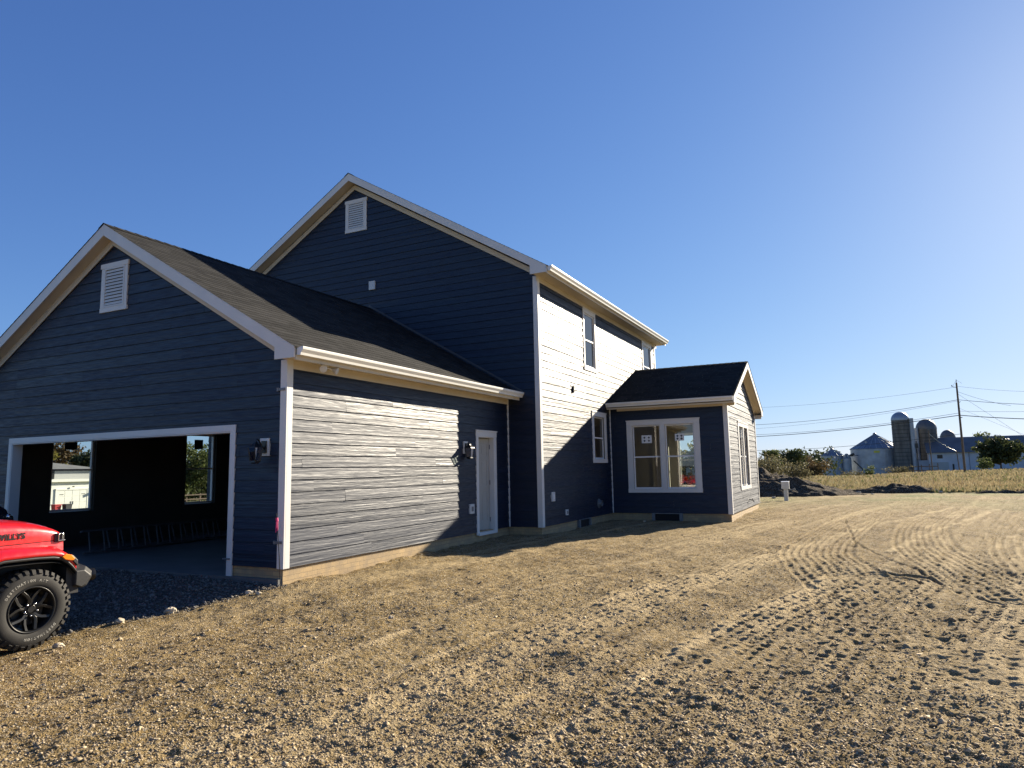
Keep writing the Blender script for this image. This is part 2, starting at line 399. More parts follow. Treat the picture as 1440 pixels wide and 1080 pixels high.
for q_ in ((-GW + .145, -GW + .165), (-.165, -.145)): mb = MB(); mb.box((q_[0], .15, .03), (q_[1], GD - .07, .2)); mb.build('garage_base_board', M['gwall'], H)
# foundation
mb = MB(); zb = -.45; e = .02
mb.box((-GW + e, -.0 + e, zb), (doorG[0] - .05, .14, Z0 + .01)); mb.box((doorG[1] + .03, e, zb), (-e, .14, Z0 + .01))
mb.box((-.14, .14, zb), (-e, GD, Z0 + .01)); mb.box((-GW + e, .14, zb), (-GW + .14, GD, Z0 + .01))
mb.box((ML + e, B + e, zb), (A - e, B + .22, Z0 + .01)); mb.box((A - .22, B + .22, zb), (A - e, Cc, Z0 + .01))
mb.box((A - .1, Cc + e, zb), (D_ - e, Cc + .22, Z0 + .01)); mb.box((D_ - .22, Cc + .22, zb), (D_ - e, SE - e, Z0 + .01))
mb.box((ML + e, ME - .22, zb), (A, ME - e, Z0 + .01)); mb.box((ML + e, B + .22, zb), (ML + .22, ME - .22, Z0 + .01)); mb.box((A, SE - .22, zb), (D_ - .22, SE - e, Z0 + .01))
mb.build('foundation', M['block'], H)
# corner boards
def corner(pts): 
    mb = MB()
    for a, b in pts: mb.box(a, b)
    mb.build('corner_board', M['trim'], H, bevel=.003)
w_ = .095; tk = .030
corner([((-w_, -tk, Z0 - .01), (tk, .0, ZG)), ((0, 0, Z0 - .01), (tk, w_, ZG))])
corner([((-GW - tk, -tk, Z0 - .01), (-GW + w_, 0, ZG)), ((-GW - tk, 0, Z0 - .01), (-GW, w_, ZG))])
corner([((A - w_, B - tk, Z0 - .01), (A + tk, B, ZM)), ((A, B, Z0 - .01), (A + tk, B + w_, ZM))])
corner([((A, ME - w_, Z0 - .01), (A + tk, ME + tk, ZM)), ((A - w_, ME, Z0 - .01), (A, ME + tk, ZM))])
corner([((D_ - w_, Cc - tk, Z0 - .01), (D_ + tk, Cc, ZS)), ((D_, Cc, Z0 - .01), (D_ + tk, Cc + w_, ZS))])
corner([((D_, SE - w_, Z0 - .01), (D_ + tk, SE + tk, ZS)), ((D_ - w_, SE, Z0 - .01), (D_, SE + tk, ZS))])
corner([((.0, GD - .04, Z0), (.035, GD - .002, ZG - .002))])
corner([((A, Cc - .04, Z0), (A + .035, Cc - .002, ZS - .002))])
# garage door casing + jambs
mb = MB(); F = FG; cw = .1
F.box(mb, doorG[0] - cw, doorG[0], -.0, .028, -.06, doorG[3]); F.box(mb, doorG[1], doorG[1] + cw, 0, .028, -.06, doorG[3])
F.box(mb, doorG[0] - cw, doorG[1] + cw, 0, .028, doorG[3], doorG[3] + cw)
F.box(mb, doorG[0] + .001, doorG[0] + .02, -.16, .02, -.04, doorG[3] - .001); F.box(mb, doorG[1] - .02, doorG[1] - .001, -.16, .02, -.04, doorG[3] - .001)
F.box(mb, doorG[0] + .02, doorG[1] - .02, -.16, .02, doorG[3] - .02, doorG[3] - .001)
mb.build('garage_door_frame', M['trim'], H, bevel=.003)

# roofs ------------------------------------------------------------
def gable_roof(name, ridge_axis, r0, r1, c, half, zs, slope, ov, top_off, seed, o0, o1):
    """ridge along axis ('y' or 'x') from r0..r1; c = ridge coordinate across; half = half width wall; ov eave overhang; zs soffit level"""
    def P(al, ac, z): return (ac, al, z) if ridge_axis == 'y' else (al, ac, z)
    ze = zs + top_off                 # surface height at outer fascia
    zr = ze + slope * (half + ov)
    th = .19
    deck = MB()
    for sg in (-1, 1):
        e_ = c + sg * (half + ov)
        sec = [(c, zr - .012), (e_, ze - .012), (e_, ze - th), (c, zr - th)]
        deck.prism([P(r0 + .03, a, z) for a, z in sec], Vector(P(r1 - r0 - .06, 0, 0)) if ridge_axis == 'y' else Vector((r1 - r0 - .06, 0, 0)))
    ro = deck.build(name, M['soffit'], H)
    # shingle courses
    for sg in (-1, 1):
        L = math.hypot(half + ov + .03, slope * (half + ov + .03)); cs, sn = (half + ov + .03) / L, slope * (half + ov + .03) / L
        ax = (lambda v, sg=sg: c + sg * (half + ov + .03 - v * cs))
        zz = lambda v: ze - slope * .03 + v * sn
        def PP(a, b, v, ax=ax, zz=zz, sg=sg):
            return P(a, ax(v) + sg * b * sn, zz(v) + b * cs)
        lapped('shingles', PP, [[(r0 - .012, 0), (r1 + .012, 0), (r1 + .012, L), (r0 - .012, L)]], 0, .143, M['shingle'], ro, t=.008, piece=.3, seed=seed + sg, jitter=.9)
        mb = MB()   # thin drip edge under first course
    # ridge cap
    mb = MB(); k = r0 - .014
    while k < r1:
        for sg in (-1, 1):
            q = [P(k, c, zr + .022), P(k, c + sg * .14, zr + .022 - .14 * slope), P(min(k + .26, r1 + .01), c + sg * .14, zr + .012 - .14 * slope), P(min(k + .26, r1 + .01), c, zr + .012)]
            mb.add(q, [(0, 1, 2, 3)])
        k += .2
    mb.build('ridge_cap', M['shingle'], ro, recalc=False)
    # rake fascia boards at both gable ends
    def fascia(al, out):
        mb = MB(); f = .022
        for sg in (-1, 1):
            e_ = c + sg * (half + ov)
            a0, a1 = (al - f, al) if out < 0 else (al, al + f)
            rb = c + sg * (half - .04)     # inner edge of return box
            low = zs - .02
            poly = [(c, zr + .0), (e_, ze + .0), (e_, low), (rb, low), (rb, zr - slope * abs(rb - c) - .2), (c, zr - .205)]
            # split into convex pieces
            p1 = [(c, zr), (rb, zr - slope * abs(rb - c)), (rb, zr - slope * abs(rb - c) - .2), (c, zr - .205)]
            p2 = [(rb, zr - slope * abs(rb - c)), (e_, ze), (e_, low), (rb, low)]
            for pz in (p1, p2): mb.prism([P(a0, a, z) for a, z in pz], P(f, 0, 0) if ridge_axis == 'y' else (f, 0, 0))
        mb.build('rake_board', M['trim'], ro, bevel=.002)
        mb = MB()  # eave return box behind the rake board, and the drip metal line on top
        for sg in (-1, 1):
            a0, a1 = (al + .001, al + .3) if out < 0 else (al - .3, al - .001)
        return ro
    if o0: fascia(r0 + .022, -1)
    if o1: fascia(r1 - .022, 1)
    return ro, ze, zr
def eave_parts(ro, axis, al0, al1, wallc, sg, ov, zs, ze, gut=True, short=0, frieze=.125):
    def bx(mb, a0, a1, c0, c1, z0, z1):
        c0, c1 = min(c0, c1), max(c0, c1)
        if axis == 'y': mb.box((c0, a0, z0), (c1, a1, z1))
        else: mb.box((a0, c0, z0), (a1, c1, z1))
    mb = MB(); bx(mb, al0, al1, wallc, wallc + sg * (ov - .024), zs, zs + .012); mb.build('soffit', M['soffit'], ro)
    mb = MB(); bx(mb, al0, al1, wallc + sg * (ov - .022), wallc + sg * ov, zs + .0125, ze - .004); mb.build('eave_board', M['soffit'], ro, bevel=.002)
    if frieze:
        mb = MB(); bx(mb, al0 + .22, al1 - short, wallc + sg * .004, wallc + sg * .022, zs - frieze, zs - .001); mb.build('frieze_board', M['soffit'], ro)
    if gut:
        x0 = wallc + sg * (ov + .002)
        pr = [(0, ze - .015), (.0, ze - .125), (.075, ze - .125), (.085, ze - .09), (.12, ze - .045), (.125, ze - .02), (.125, ze - .005), (.118, ze - .005), (.118, ze - .03), (.07, ze - .115), (.006, ze - .115), (.006, ze - .015)]
        mb = MB()
        def P(al, cc, z): return (x0 + sg * cc, al, z) if axis == 'y' else (al, x0 + sg * cc, z)
        s0 = [P(al0 + .02, cc, z) for cc, z in pr]; s1 = [P(al1, cc, z) for cc, z in pr]
        mb.loft([s0, s1], closed=True)
        out = pr[:8]
        for s in (al0 + .02, al1): mb.add([P(s, cc, z) for cc, z in [(0, ze - .125), (.075, ze - .125), (.085, ze - .09), (.12, ze - .045), (.125, ze - .005), (0, ze - .015)]], [tuple(range(6))])
        mb.build('gutter', M['gutter'], ro)
ro, ze, zr = gable_roof('garage_roof', 'y', -.22, B - .004, -GW / 2, GW / 2, ZG, GS, .34, .14, 30, True, False)
eave_parts(ro, 'y', -.197, B - .03, 0, 1, .34, ZG, ze); eave_parts(ro, 'y', -.197, B - .03, -GW, -1, .34, ZG, ze)
def rake_frieze(ro, F, c, half, zs, slope, lowset=.0):
    mb = MB()
    for sg in (-1, 1):
        zt = zs + slope * half + .145
        q = [(c, zt), (c + sg * half, zt - slope * half), (c + sg * half, zt - slope * half - .14), (c, zt - .14)]
        mb.prism([F.p(a, .018, z) for a, z in q], tuple(F.n * .012))
        q = [(c, zt + .004), (c + sg * half, zt + .004 - slope * half), (c + sg * half, zt - .008 - slope * half), (c, zt - .008)]
    mb.build('rake_frieze', M['soffit'], ro)
rake_frieze(ro, FG, -GW / 2, GW / 2, ZG, GS)
mb = MB()   # step flashing where the garage roof meets the gable wall
mb.prism([(-GW / 2, B - .012, zr + .03), (.42, B - .012, ze + .0), (.42, B - .012, ze + .05), (-GW / 2, B - .012, zr + .085)], (0, -.012, 0)); mb.build('step_flashing', M['candark'], ro)
mh = (A - ML) / 2
ro, ze, zr = gable_roof('main_roof', 'y', B - .30, ME + .30, MR, mh, ZM, MS, .39, .14, 40, True, True)
eave_parts(ro, 'y', B - .277, ME + .277, A, 1, .39, ZM, ze); eave_parts(ro, 'y', B - .277, ME + .277, ML, -1, .39, ZM, ze)
rake_frieze(ro, FM, MR, mh, ZM, MS)
sh = (SE - Cc) / 2
ro, ze, zr = gable_roof('sunroom_roof', 'x', A + .006, D_ + .27, SR, sh, ZS, SS, .35, .16, 50, False, True)
eave_parts(ro, 'x', A + .02, D_ + .247, Cc, -1, .35, ZS, ze, short=.02, frieze=.07); eave_parts(ro, 'x', A + .02, D_ + .247, SE, 1, .35, ZS, ze)
rake_frieze(ro, FD, SR, sh, ZS, SS)

# windows ------------------------------------------------------------
def window(F, h, n=1, cas=.13, head=.14, sash=True, sticker=None, recess=.035, name='window', inside=False, dark=False):
    a0, a1, z0, z1 = h
    mb = MB()
    F.box(mb, a0, a0 + cas, .0, .03, z0 + .11, z1 - head); F.box(mb, a1 - cas, a1, .0, .03, z0 + .11, z1 - head)
    F.box(mb, a0, a1, 0, .031, z1 - head, z1 - .03); F.box(mb, a0 - .015, a1 + .015, 0, .045, z1 - .03, z1)
    F.box(mb, a0 - .005, a1 + .005, 0, .036, z0, z0 + .11)
    ia0, ia1, iz0, iz1 = a0 + cas, a1 - cas, z0 + .11, z1 - head
    wcell = (ia1 - ia0 - (n - 1) * .14) / n
    for i in range(n - 1):
        x = ia0 + (i + 1) * wcell + i * .14; F.box(mb, x, x + .14, 0, .029, iz0, iz1)
    w = mb.build(name, M['trim'], H, bevel=.003)
    for i in range(n):
        x0 = ia0 + i * (wcell + .14); x1 = x0 + wcell; zm = (iz0 + iz1) / 2; f = .035
        mb = MB(); b0, b1 = -recess - .05, -recess
        for (p0, p1, q0, q1, d) in ((x0, x1, iz1 - f, iz1, 0), (x0, x1, iz0, iz0 + f * 1.2, 0), (x0, x0 + f, iz0 + f * 1.2, iz1 - f, 0), (x1 - f, x1, iz0 + f * 1.2, iz1 - f, 0)):
            F.box(mb, p0, p1, b0, b1, q0, q1)
        F.box(mb, x0 + f, x1 - f, b0 + .005, b1 + .004, zm - .02, zm + .02)
        fr = mb.build('sash_frame', M['vinyl'], w, bevel=.002)
        mb = MB(); 
        mb.add([F.p(x0 + f, b0 + .03, iz0 + f), F.p(x1 - f, b0 + .03, iz0 + f), F.p(x1 - f, b0 + .03, zm), F.p(x0 + f, b0 + .03, zm)], [(0, 1, 2, 3)])
        mb.add([F.p(x0 + f, b0 + .04, zm), F.p(x1 - f, b0 + .04, zm), F.p(x1 - f, b0 + .04, iz1 - f), F.p(x0 + f, b0 + .04, iz1 - f)], [(0, 1, 2, 3)])
        mb.build('pane', M['glass'], w, recalc=False)
        if sticker and i < len(sticker) and sticker[i]:
            sx_, sz_, sw, sh_ = sticker[i]
            mb = MB(); F.box(mb, sx_, sx_ + sw, b0 + .045, b0 + .047, sz_, sz_ + sh_)
            if not dark:
                for (u, v) in ((.28, .3), (.72, .3), (.28, .7), (.72, .7)):
                    cx_, cz_ = sx_ + sw * u, sz_ + sh_ * v
                    pts = [F.p(cx_ + .032 * math.cos(k * PI / 4) * (1.2 if k % 2 == 0 else .7), b0 + .048, cz_ + .03 * math.sin(k * PI / 4) * (1.2 if k % 2 == 0 else .7)) for k in range(8)]
                    mb.prism(pts, tuple(F.n * .001), 1)
            mb.build('sticker', [M['candark'] if dark else M['paper'], M['black']], w)  # garage window stickers: backlit shade put into a dark colour
    return w
window(FW, w1, cas=.095, recess=.004); window(FW, w2, cas=.11, recess=.004); window(FW, w3, cas=.15)
window(FC, w4, 2, cas=.17, head=.16, sticker=[(1.79, 2.20, .30, .23), (2.77, 2.24, .26, .20)])
window(FD, w5, 2, cas=.20, head=.15)
tag(window(FL, (gl1[0] - .04, gl1[1] + .04, gl1[2] - .02, gl1[3] + .04), sticker=[(1.78, 2.13, .28, .26)], dark=True), None)
window(FL, (gl2[0] - .04, gl2[1] + .04, gl2[2] - .02, gl2[3] + .04), sticker=[(5.13, 2.20, .27, .25)], dark=True)
window(FB, wr, 1, cas=.06, head=.06)
def vent(F, a0, a1, z0, z1):
    mb = MB(); fw = .085
    F.box(mb, a0 + .01, a0 + fw, 0, .035, z0 + fw, z1 - fw); F.box(mb, a1 - fw, a1 - .01, 0, .035, z0 + fw, z1 - fw)
    F.box(mb, a0, a1, 0, .035, z0, z0 + fw); F.box(mb, a0 - .01, a1 + .01, 0, .045, z1 - fw, z1)
    v = mb.build('gable_vent', M['trim'], H, bevel=.003)
    mb = MB(); F.box(mb, a0 + fw, a1 - fw, .004, .016, z0 + fw, z1 - fw); mb.build('vent_backing', M['darkhole'], v)
    mb = MB(); F.box(mb, a0 + fw, a0 + fw + .035, .0165, .04, z0 + fw, z1 - fw); F.box(mb, a1 - fw - .035, a1 - fw, .0165, .04, z0 + fw, z1 - fw)
    F.box(mb, a0 + fw + .035, a1 - fw - .035, .0165, .04, z0 + fw, z0 + fw + .03); F.box(mb, a0 + fw + .035, a1 - fw - .035, .0165, .04, z1 - fw - .03, z1 - fw)
    n = 11; zz0, zz1 = z0 + fw + .035, z1 - fw - .035
    for i in range(n):
        z = zz0 + (zz1 - zz0) * i / n; hgt = (zz1 - zz0) / n
        mb.prism([F.p(a0 + fw + .035, .018, z + hgt * .95), F.p(a0 + fw + .035, .036, z + .012), F.p(a0 + fw + .035, .036, z + .004), F.p(a0 + fw + .035, .018, z + hgt * .7)], tuple(F.u * (a1 - a0 - 2 * fw - .07)))
    mb.build('louvre', M['white'], v)
vent(FG, -4.42, -3.69, 4.39, 5.27); vent(FM, -4.97, -4.22, 8.14, 9.07)
# side door (ajar, opens inwards)
mb = MB(); F = FS; a0, a1, z0, z1 = doorS
F.box(mb, a0 - .10, a0, 0, .028, z0 - .03, z1); F.box(mb, a1, a1 + .10, 0, .028, z0 - .03, z1); F.box(mb, a0 - .11, a1 + .11, 0, .03, z1, z1 + .11); F.box(mb, a0 - .12, a1 + .12, 0, .045, z1 + .11, z1 + .14)
F.box(mb, a0, a0 + .018, -.15, .02, z0, z1); F.box(mb, a1 - .018, a1, -.15, .02, z0, z1); F.box(mb, a0 + .018, a1 - .018, -.15, .02, z1 - .018, z1)
F.box(mb, a0 - .05, a1 + .05, -.16, .05, z0 - .05, z0 + .015)
df = mb.build('side_door_frame', M['trim'], H, bevel=.002)
mb = MB(); W_, Hh = a1 - a0 - .05, z1 - z0 - .05
FX = Fr((-.10, a1 - .022, z0 + .02), (-math.sin(math.radians(9)), -math.cos(math.radians(9)), 0), (math.cos(math.radians(9)), -math.sin(math.radians(9)), 0))
FX.box(mb, 0, W_, -.04, -.008, 0, Hh)
st = .1
for (p0, p1) in ((0, st), (W_ / 2 - .04, W_ / 2 + .04), (W_ - st, W_)): FX.box(mb, p0, p1, -.0079, .0, 0, Hh)
for (q0, q1) in ((0, .2), (.86, .98), (1.55, 1.65), (Hh - .12, Hh)):
    for (p0, p1) in ((st, W_ / 2 - .04), (W_ / 2 + .04, W_ - st)): FX.box(mb, p0, p1, -.0079, .0, q0, q1)
for (q0, q1) in ((.24, .82), (1.02, 1.51), (1.69, Hh - .16)):
    for (p0, p1) in ((st + .03, W_ / 2 - .07), (W_ / 2 + .07, W_ - st - .03)): FX.box(mb, p0, p1, -.0079, -.003, q0, q1)
dr = mb.build('side_door', M['doorwhite'], H, bevel=.002)
for z in (.18, 1.0, 1.8):
    mb = MB(); FX.box(mb, -.012, .006, -.03, .006, z, z + .1); mb.tube([FX.p(-.006, .008, z), FX.p(-.006, .008, z + .1)], .008); mb.build('hinge', M['steelgrey'], dr)
# lanterns
def lantern(F, a, z, out=.205):
    mb = MB(); F.box(mb, a - .09, a + .09, .0, .035, z - .13, z + .13); root = mb.build('wall_lamp', M['white'], H, bevel=.004)
    mb = MB(); 
    F.box(mb, a - .05, a + .05, .035, .05, z - .09, z + .09)
    arc = [F.p(a, .05 + .16 * math.sin(t) , z + .0 + .10 * (1 - math.cos(t)) if t < PI / 2 else z + .10 * (1 - math.cos(t))) for t in [i * PI / 10 for i in range(6)]]
    arc = [F.p(a, .05, z - .03), F.p(a, .09, z + .02), F.p(a, out * .7, z + .10), F.p(a, out * .9, z + .11), F.p(a, out, z + .06)]
    mb.tube(arc, .012, 8)
    c = F.p(a, out, z)
    c = Vector(c)
    def ring(r, zz, rot=PI / 4): return [tuple(c + Vector((r * math.cos(rot + k * PI / 2), r * math.sin(rot + k * PI / 2), zz))) for k in range(4)]
    mb.loft([ring(.02, .07), ring(.035, .05), ring(.11, .0), ring(.115, -.012)], closed=True, caps=True)
    mb.loft([ring(.075, -.225), ring(.07, -.20), ring(.05, -.24)], closed=True, caps=True)
    for k in range(4): mb.tube([ring(.100, -.012)[k], ring(.07, -.205)[k]], .007, 6)
    mb.build('lamp_cage', M['black'], root)
    mb = MB(); mb.loft([ring(.096, -.014), ring(.066, -.20)], closed=True); mb.build('lamp_glass', M['glass'], root, recalc=False)
    mb = MB(); mb.lathe(c, [(.0, -.16), (.012, -.16), (.016, -.09), (.006, -.06), (0, -.06)], 10); mb.build('bulb', M['white'], root, smooth=True)
lantern(FG, -.38, 1.91); lantern(FS, 5.14, 1.99, .12)
# flood light under the garage soffit
mb = MB(); mb.lathe((.16, .62, ZG - .035), [(0, .03), (.055, .03), (.055, 0), (.03, -.012), (0, -.012)], 20); fl = mb.build('flood_light', M['white'], H, smooth=True, auto=40)
for (yy, dx, dy) in ((.50, .10, -.06), (.76, .12, .05)):
    mb = MB(); p0 = Vector((.16, .62, ZG - .05)); p1 = Vector((.22, yy, ZG - .075))
    mb.tube([p0, p1], .014, 8)
    d = Vector((dx, dy, -.05)).normalized()
    mb.tube([p1 - d * .05, p1 - d * .02, p1 + d * .03, p1 + d * .06, p1 + d * .065], [.022, .03, .055, .06, .05], 16)
    mb.build('lamp_head', M['white'], fl, smooth=True, auto=50)
def plate(F, a0, a1, z0, z1, name, mat, d=.03, inner=None):
    mb = MB(); F.box(mb, a0, a1, 0, d, z0, z1); o = mb.build(name, mat, H, bevel=.004)
    if inner:
        mb = MB(); F.box(mb, a0 + (a1 - a0) * .28, a1 - (a1 - a0) * .28, d + .0005, d + .008, z0 + (z1 - z0) * .25, z1 - (z1 - z0) * .25); mb.build(inner[0], inner[1], o)
    return o
plate(FS, 5.27, 5.45, .60, .80, 'outlet_cover', M['white'], .05, ('outlet_face', M['steelgrey']))
plate(FW, 7.70, 7.88, .74, .96, 'outlet_cover', M['white'], .05, ('outlet_face', M['paper']))
plate(FW, 8.58, 8.74, .36, .50, 'small_wall_box', M['white'], .04, ('outlet_face', M['steelgrey']))
plate(FM, -4.12, -3.92, 6.41, 6.65, 'junction_plate', M['white'], .05)
mb = MB(); c_ = FW.p(11.1, 0, .52)
mb.lathe(c_, [(.0, .01), (.13, .01), (.13, .03), (.09, .035), (.085, .11), (.075, .11), (.07, .04), (0, .04)], 24, axis='x'); mb.build('dryer_vent', M['steelgrey'], H, smooth=True, auto=40)
mb = MB(); F = FW   # wire bracket stub on the upper wall
mb.tube([F.p(9.22, .0, 3.68), F.p(9.22, .05, 3.68), F.p(9.34, .055, 3.67)], .009, 6); F.box(mb, 9.32, 9.35, .0, .05, 3.48, 3.66); mb.tube([F.p(9.28, .05, 3.6), F.p(9.42, .05, 3.6)], .008, 6); mb.tube([F.p(9.28, .05, 3.52), F.p(9.42, .05, 3.52)], .008, 6)
mb.build('cable_bracket', M['black'], H)
mb = MB(); F = FD   # hose tap
mb.tube([F.p(15.72, 0, .42), F.p(15.72, .14, .40), F.p(15.72, .16, .33)], .014, 8); mb.tube([F.p(15.62, .12, .46), F.p(15.82, .12, .46)], .01, 8); mb.tube([F.p(15.72, .12, .4), F.p(15.72, .12, .46)], .009, 6); mb.tube([F.p(15.72, .0, .42), F.p(15.72, .01, .42)], .035, 10)
mb.build('hose_tap', M['black'], H)
def crawl(F, a0, a1, z0, z1):
    mb = MB(); w = .09; d0, d1 = -.015, .05
    F.box(mb, a0, a0 + w, d0, d1, z0, z1); F.box(mb, a1 - w, a1, d0, d1, z0, z1); F.box(mb, a0, a1, d0, d1 - .01, z1, z1 + .02)
    v = mb.build('crawl_space_vent', M['steelgrey'], H)
    mb = MB(); F.box(mb, a0 + w, a1 - w, -.015, .01, z0, z1); mb.build('vent_opening', M['darkhole'], v)
crawl(FC, 2.02, 2.90, -.02, .17); crawl(FW, 9.45, 10.35, -.05, .17)
# strap clips near the garage corner board
for z in (2.745, .545):
    mb = MB(); mb.box((-.135, -.045, z - .018), (.0, -.026, z + .018)); mb.box((-.15, -.05, z - .025), (-.12, -.026, z + .025)); mb.build('strap_clip', M['steelgrey'], H)
mb = MB(); mb.box((-1.16, -.05, .27), (-1.02, -.03, .29)); mb.build('strap_clip', M['steelgrey'], H)
# outlet inside garage back wall
mb = MB(); mb.box((-1.62, GD - .08, 1.1), (-1.54, GD - .0605, 1.22)); mb.build('outlet_cover', M['white'], H)

# ------------------------------------------------------------------ terrain
def hsh(ix, iy, s):
    h = (ix.astype(np.int64) * 374761393 + iy.astype(np.int64) * 668265263 + s * 974634777) & 0xffffffff
    h = ((h ^ (h >> 13)) * 1274126177) & 0xffffffff
    h = ((h ^ (h >> 15)) * 2246822519) & 0xffffffff
    return ((h ^ (h >> 16)) & 0xffffff) / float(0xffffff)
def vn(x, y, s):
    ix = np.floor(x); iy = np.floor(y); fx = x - ix; fy = y - iy
    fx = fx * fx * (3 - 2 * fx); fy = fy * fy * (3 - 2 * fy)
    a = hsh(ix, iy, s); b = hsh(ix + 1, iy, s); c = hsh(ix, iy + 1, s); d = hsh(ix + 1, iy + 1, s)
    return (a + (b - a) * fx) * (1 - fy) + (c + (d - c) * fx) * fy - .5
def fbm(x, y, s, o=4, g=.5):
    r = 0; a = 1
    for i in range(o): r = r + a * vn(x * 2 ** i + 13.7 * i, y * 2 ** i - 7.3 * i, s + i); a *= g
    return r
def ss(a, b, x): t = np.clip((x - a) / (b - a), 0, 1); return t * t * (3 - 2 * t)
CX, CY = 7.388, -7.54
def base_h(x, y):
    x = np.asarray(x, float); y = np.asarray(y, float)
    z = -.03 * np.ones_like(x)
    z = z - .23 * ss(-.1, -1.7, y) * ss(3.5, -1.5, x)              # falls away in front of the garage
    z = z - .07 * ss(-1, -5, y) * ss(-1.5, 3.5, x)
    z = z - .03 * np.exp(-(np.maximum(0, x) / .5) ** 2) * ss(-1.2, .2, y) * ss(4.5, 1.5, y) * (x > -.3)
    z = z + .05 * np.exp(-((x - D_) / .3) ** 2) * ss(12.6, 13.5, y) * ss(18.6, 18, y) * .6
    z = z - 1.9 * ss(-14, -50, x)
    d = np.hypot(x - CX, y - CY); az = (x - CX) / np.maximum(1e-3, np.abs(y - CY))
    edge = 80 + (np.clip(az, 0, .45) / .45) * 150
    z = z - 1.6 * ss(0, 60, d - edge) * (y > 0) * ss(-60, -10, x)
    z = z + .22 * ss(30, 36, y) * ss(60, 45, y) * 0
    return z
TR = [  # polylines, half width, lug pitch, rows
    ([(5.0, -6.5), (6.2, -3.4), (6.45, -1.9), (6.75, -.4), (7.15, 1.3), (7.6, 3.0)], .72, .11, 12, 1.0),
    ([(7.55, -.2), (7.45, 1.2), (7.25, 2.6), (6.9, 4.2), (6.65, 6.2), (6.8, 9.0), (7.4, 14), (8.6, 20), (11, 30)], .62, .12, 10, 1.0),
    ([(8.9, 2.4), (8.55, 5.2), (8.45, 8.2), (8.9, 13), (10.4, 20), (13, 29)], .55, .12, 9, .9),
    ([(9.6, 1.0), (9.75, 5.0), (10.3, 9.4), (11.8, 16), (14.5, 26)], .6, .12, 9, .9),
    ([(7.9, -3.6), (8.1, -1.9), (8.3, -.6), (8.9, 1.6), (9.2, 3.6)], .52, .11, 9, 1.0),
    ([(3.2, -5.3), (3.35, -4.2), (3.45, -2.6), (3.9, .0), (4.6, 3.2), (5.6, 8.2), (7, 16)], .35, .11, 6, .35),
    ([(1.3, -5.2), (1.7, -4.0), (2.4, -1.0), (3.0, 3.0), (4.4, 8.0), (6.2, 15)], .35, .11, 5, .35),
    ([(4.5, -5.0), (4.7, -2.5), (5.0, .4), (5.5, 3.9), (6.2, 8)], .45, .11, 8, .7),
]
LINES = [  # dusty ridge lines (points, width, strength)
    ([(5.3, -4.6), (5.71, -2.92), (5.84, -1.86), (6.07, -.56), (6.6, 1.61), (6.9, 3)], .072, 1.1),
    ([(4.45, -1.4), (4.62, .18), (4.98, 1.57), (5.5, 3.74), (5.9, 5.5)], .06, .8),
    ([(7.77, 6.42), (8.4, 9.0), (9.28, 12.05), (11.6, 20.15)], .07, .9),
    ([(7.26, 10.57), (8.15, 13.15), (10.18, 19.95)], .08, .6),
    ([(9.45, 7.4), (9.91, 9.09), (10.67, 11.75), (11.8, 15)], .08, .8),
    ([(3.70, -5.0), (3.79, -4.16), (3.88, -3.51), (4.0, -2.45), (4.2, -1)], .04, .7),
    ([(3.2, -3.0), (3.3, -.5), (3.9, 2.2), (4.6, 5)], .05, .5),
    ([(7.32, -2.53), (7.44, -1.7), (7.78, -.01)], .05, .4),
]
DARK = [([(7.0, 14), (7.05, 12.42), (7.2, 9.5), (7.26, 8.04), (7.66, 5.75), (8.0, 4.26), (8.31, 2.67)], .028, 1.0)]
def smooth_line(p, n=14):
    p = np.array(p, float); P = np.vstack([2 * p[0] - p[1], p, 2 * p[-1] - p[-2]]); out = []
    for i in range(1, len(P) - 2):
        t = np.linspace(0, 1, n, endpoint=False)[:, None]
        out.append(.5 * ((2 * P[i]) + (-P[i - 1] + P[i + 1]) * t + (2 * P[i - 1] - 5 * P[i] + 4 * P[i + 1] - P[i + 2]) * t ** 2 + (-P[i - 1] + 3 * P[i] - 3 * P[i + 1] + P[i + 2]) * t ** 3))
    out.append(P[-2:-1]); return np.vstack(out)
def near(line, x, y, maxd):
    L = smooth_line(line); best = np.full(x.shape, 1e9); sd = np.zeros(x.shape); s = np.zeros(x.shape); acc = 0
    for a, b in zip(L[:-1], L[1:]):
        d = b - a; l = math.hypot(*d)
        if l < 1e-6: continue
        msk = (x > min(a[0], b[0]) - maxd) & (x < max(a[0], b[0]) + maxd) & (y > min(a[1], b[1]) - maxd) & (y < max(a[1], b[1]) + maxd)
        if msk.any():
            px = x[msk] - a[0]; py = y[msk] - a[1]; t = np.clip((px * d[0] + py * d[1]) / l ** 2, 0, 1)
            ex = px - t * d[0]; ey = py - t * d[1]; q = np.hypot(ex, ey); sg = np.sign(d[0] * ey - d[1] * ex)
            bb = best[msk]; up = q < bb
            bb[up] = q[up]; best[msk] = bb
            v = sd[msk]; v[up] = (q * sg)[up]; sd[msk] = v
            v = s[msk]; v[up] = (acc + t * l)[up]; s[msk] = v
        acc += l
    return best, sd, s
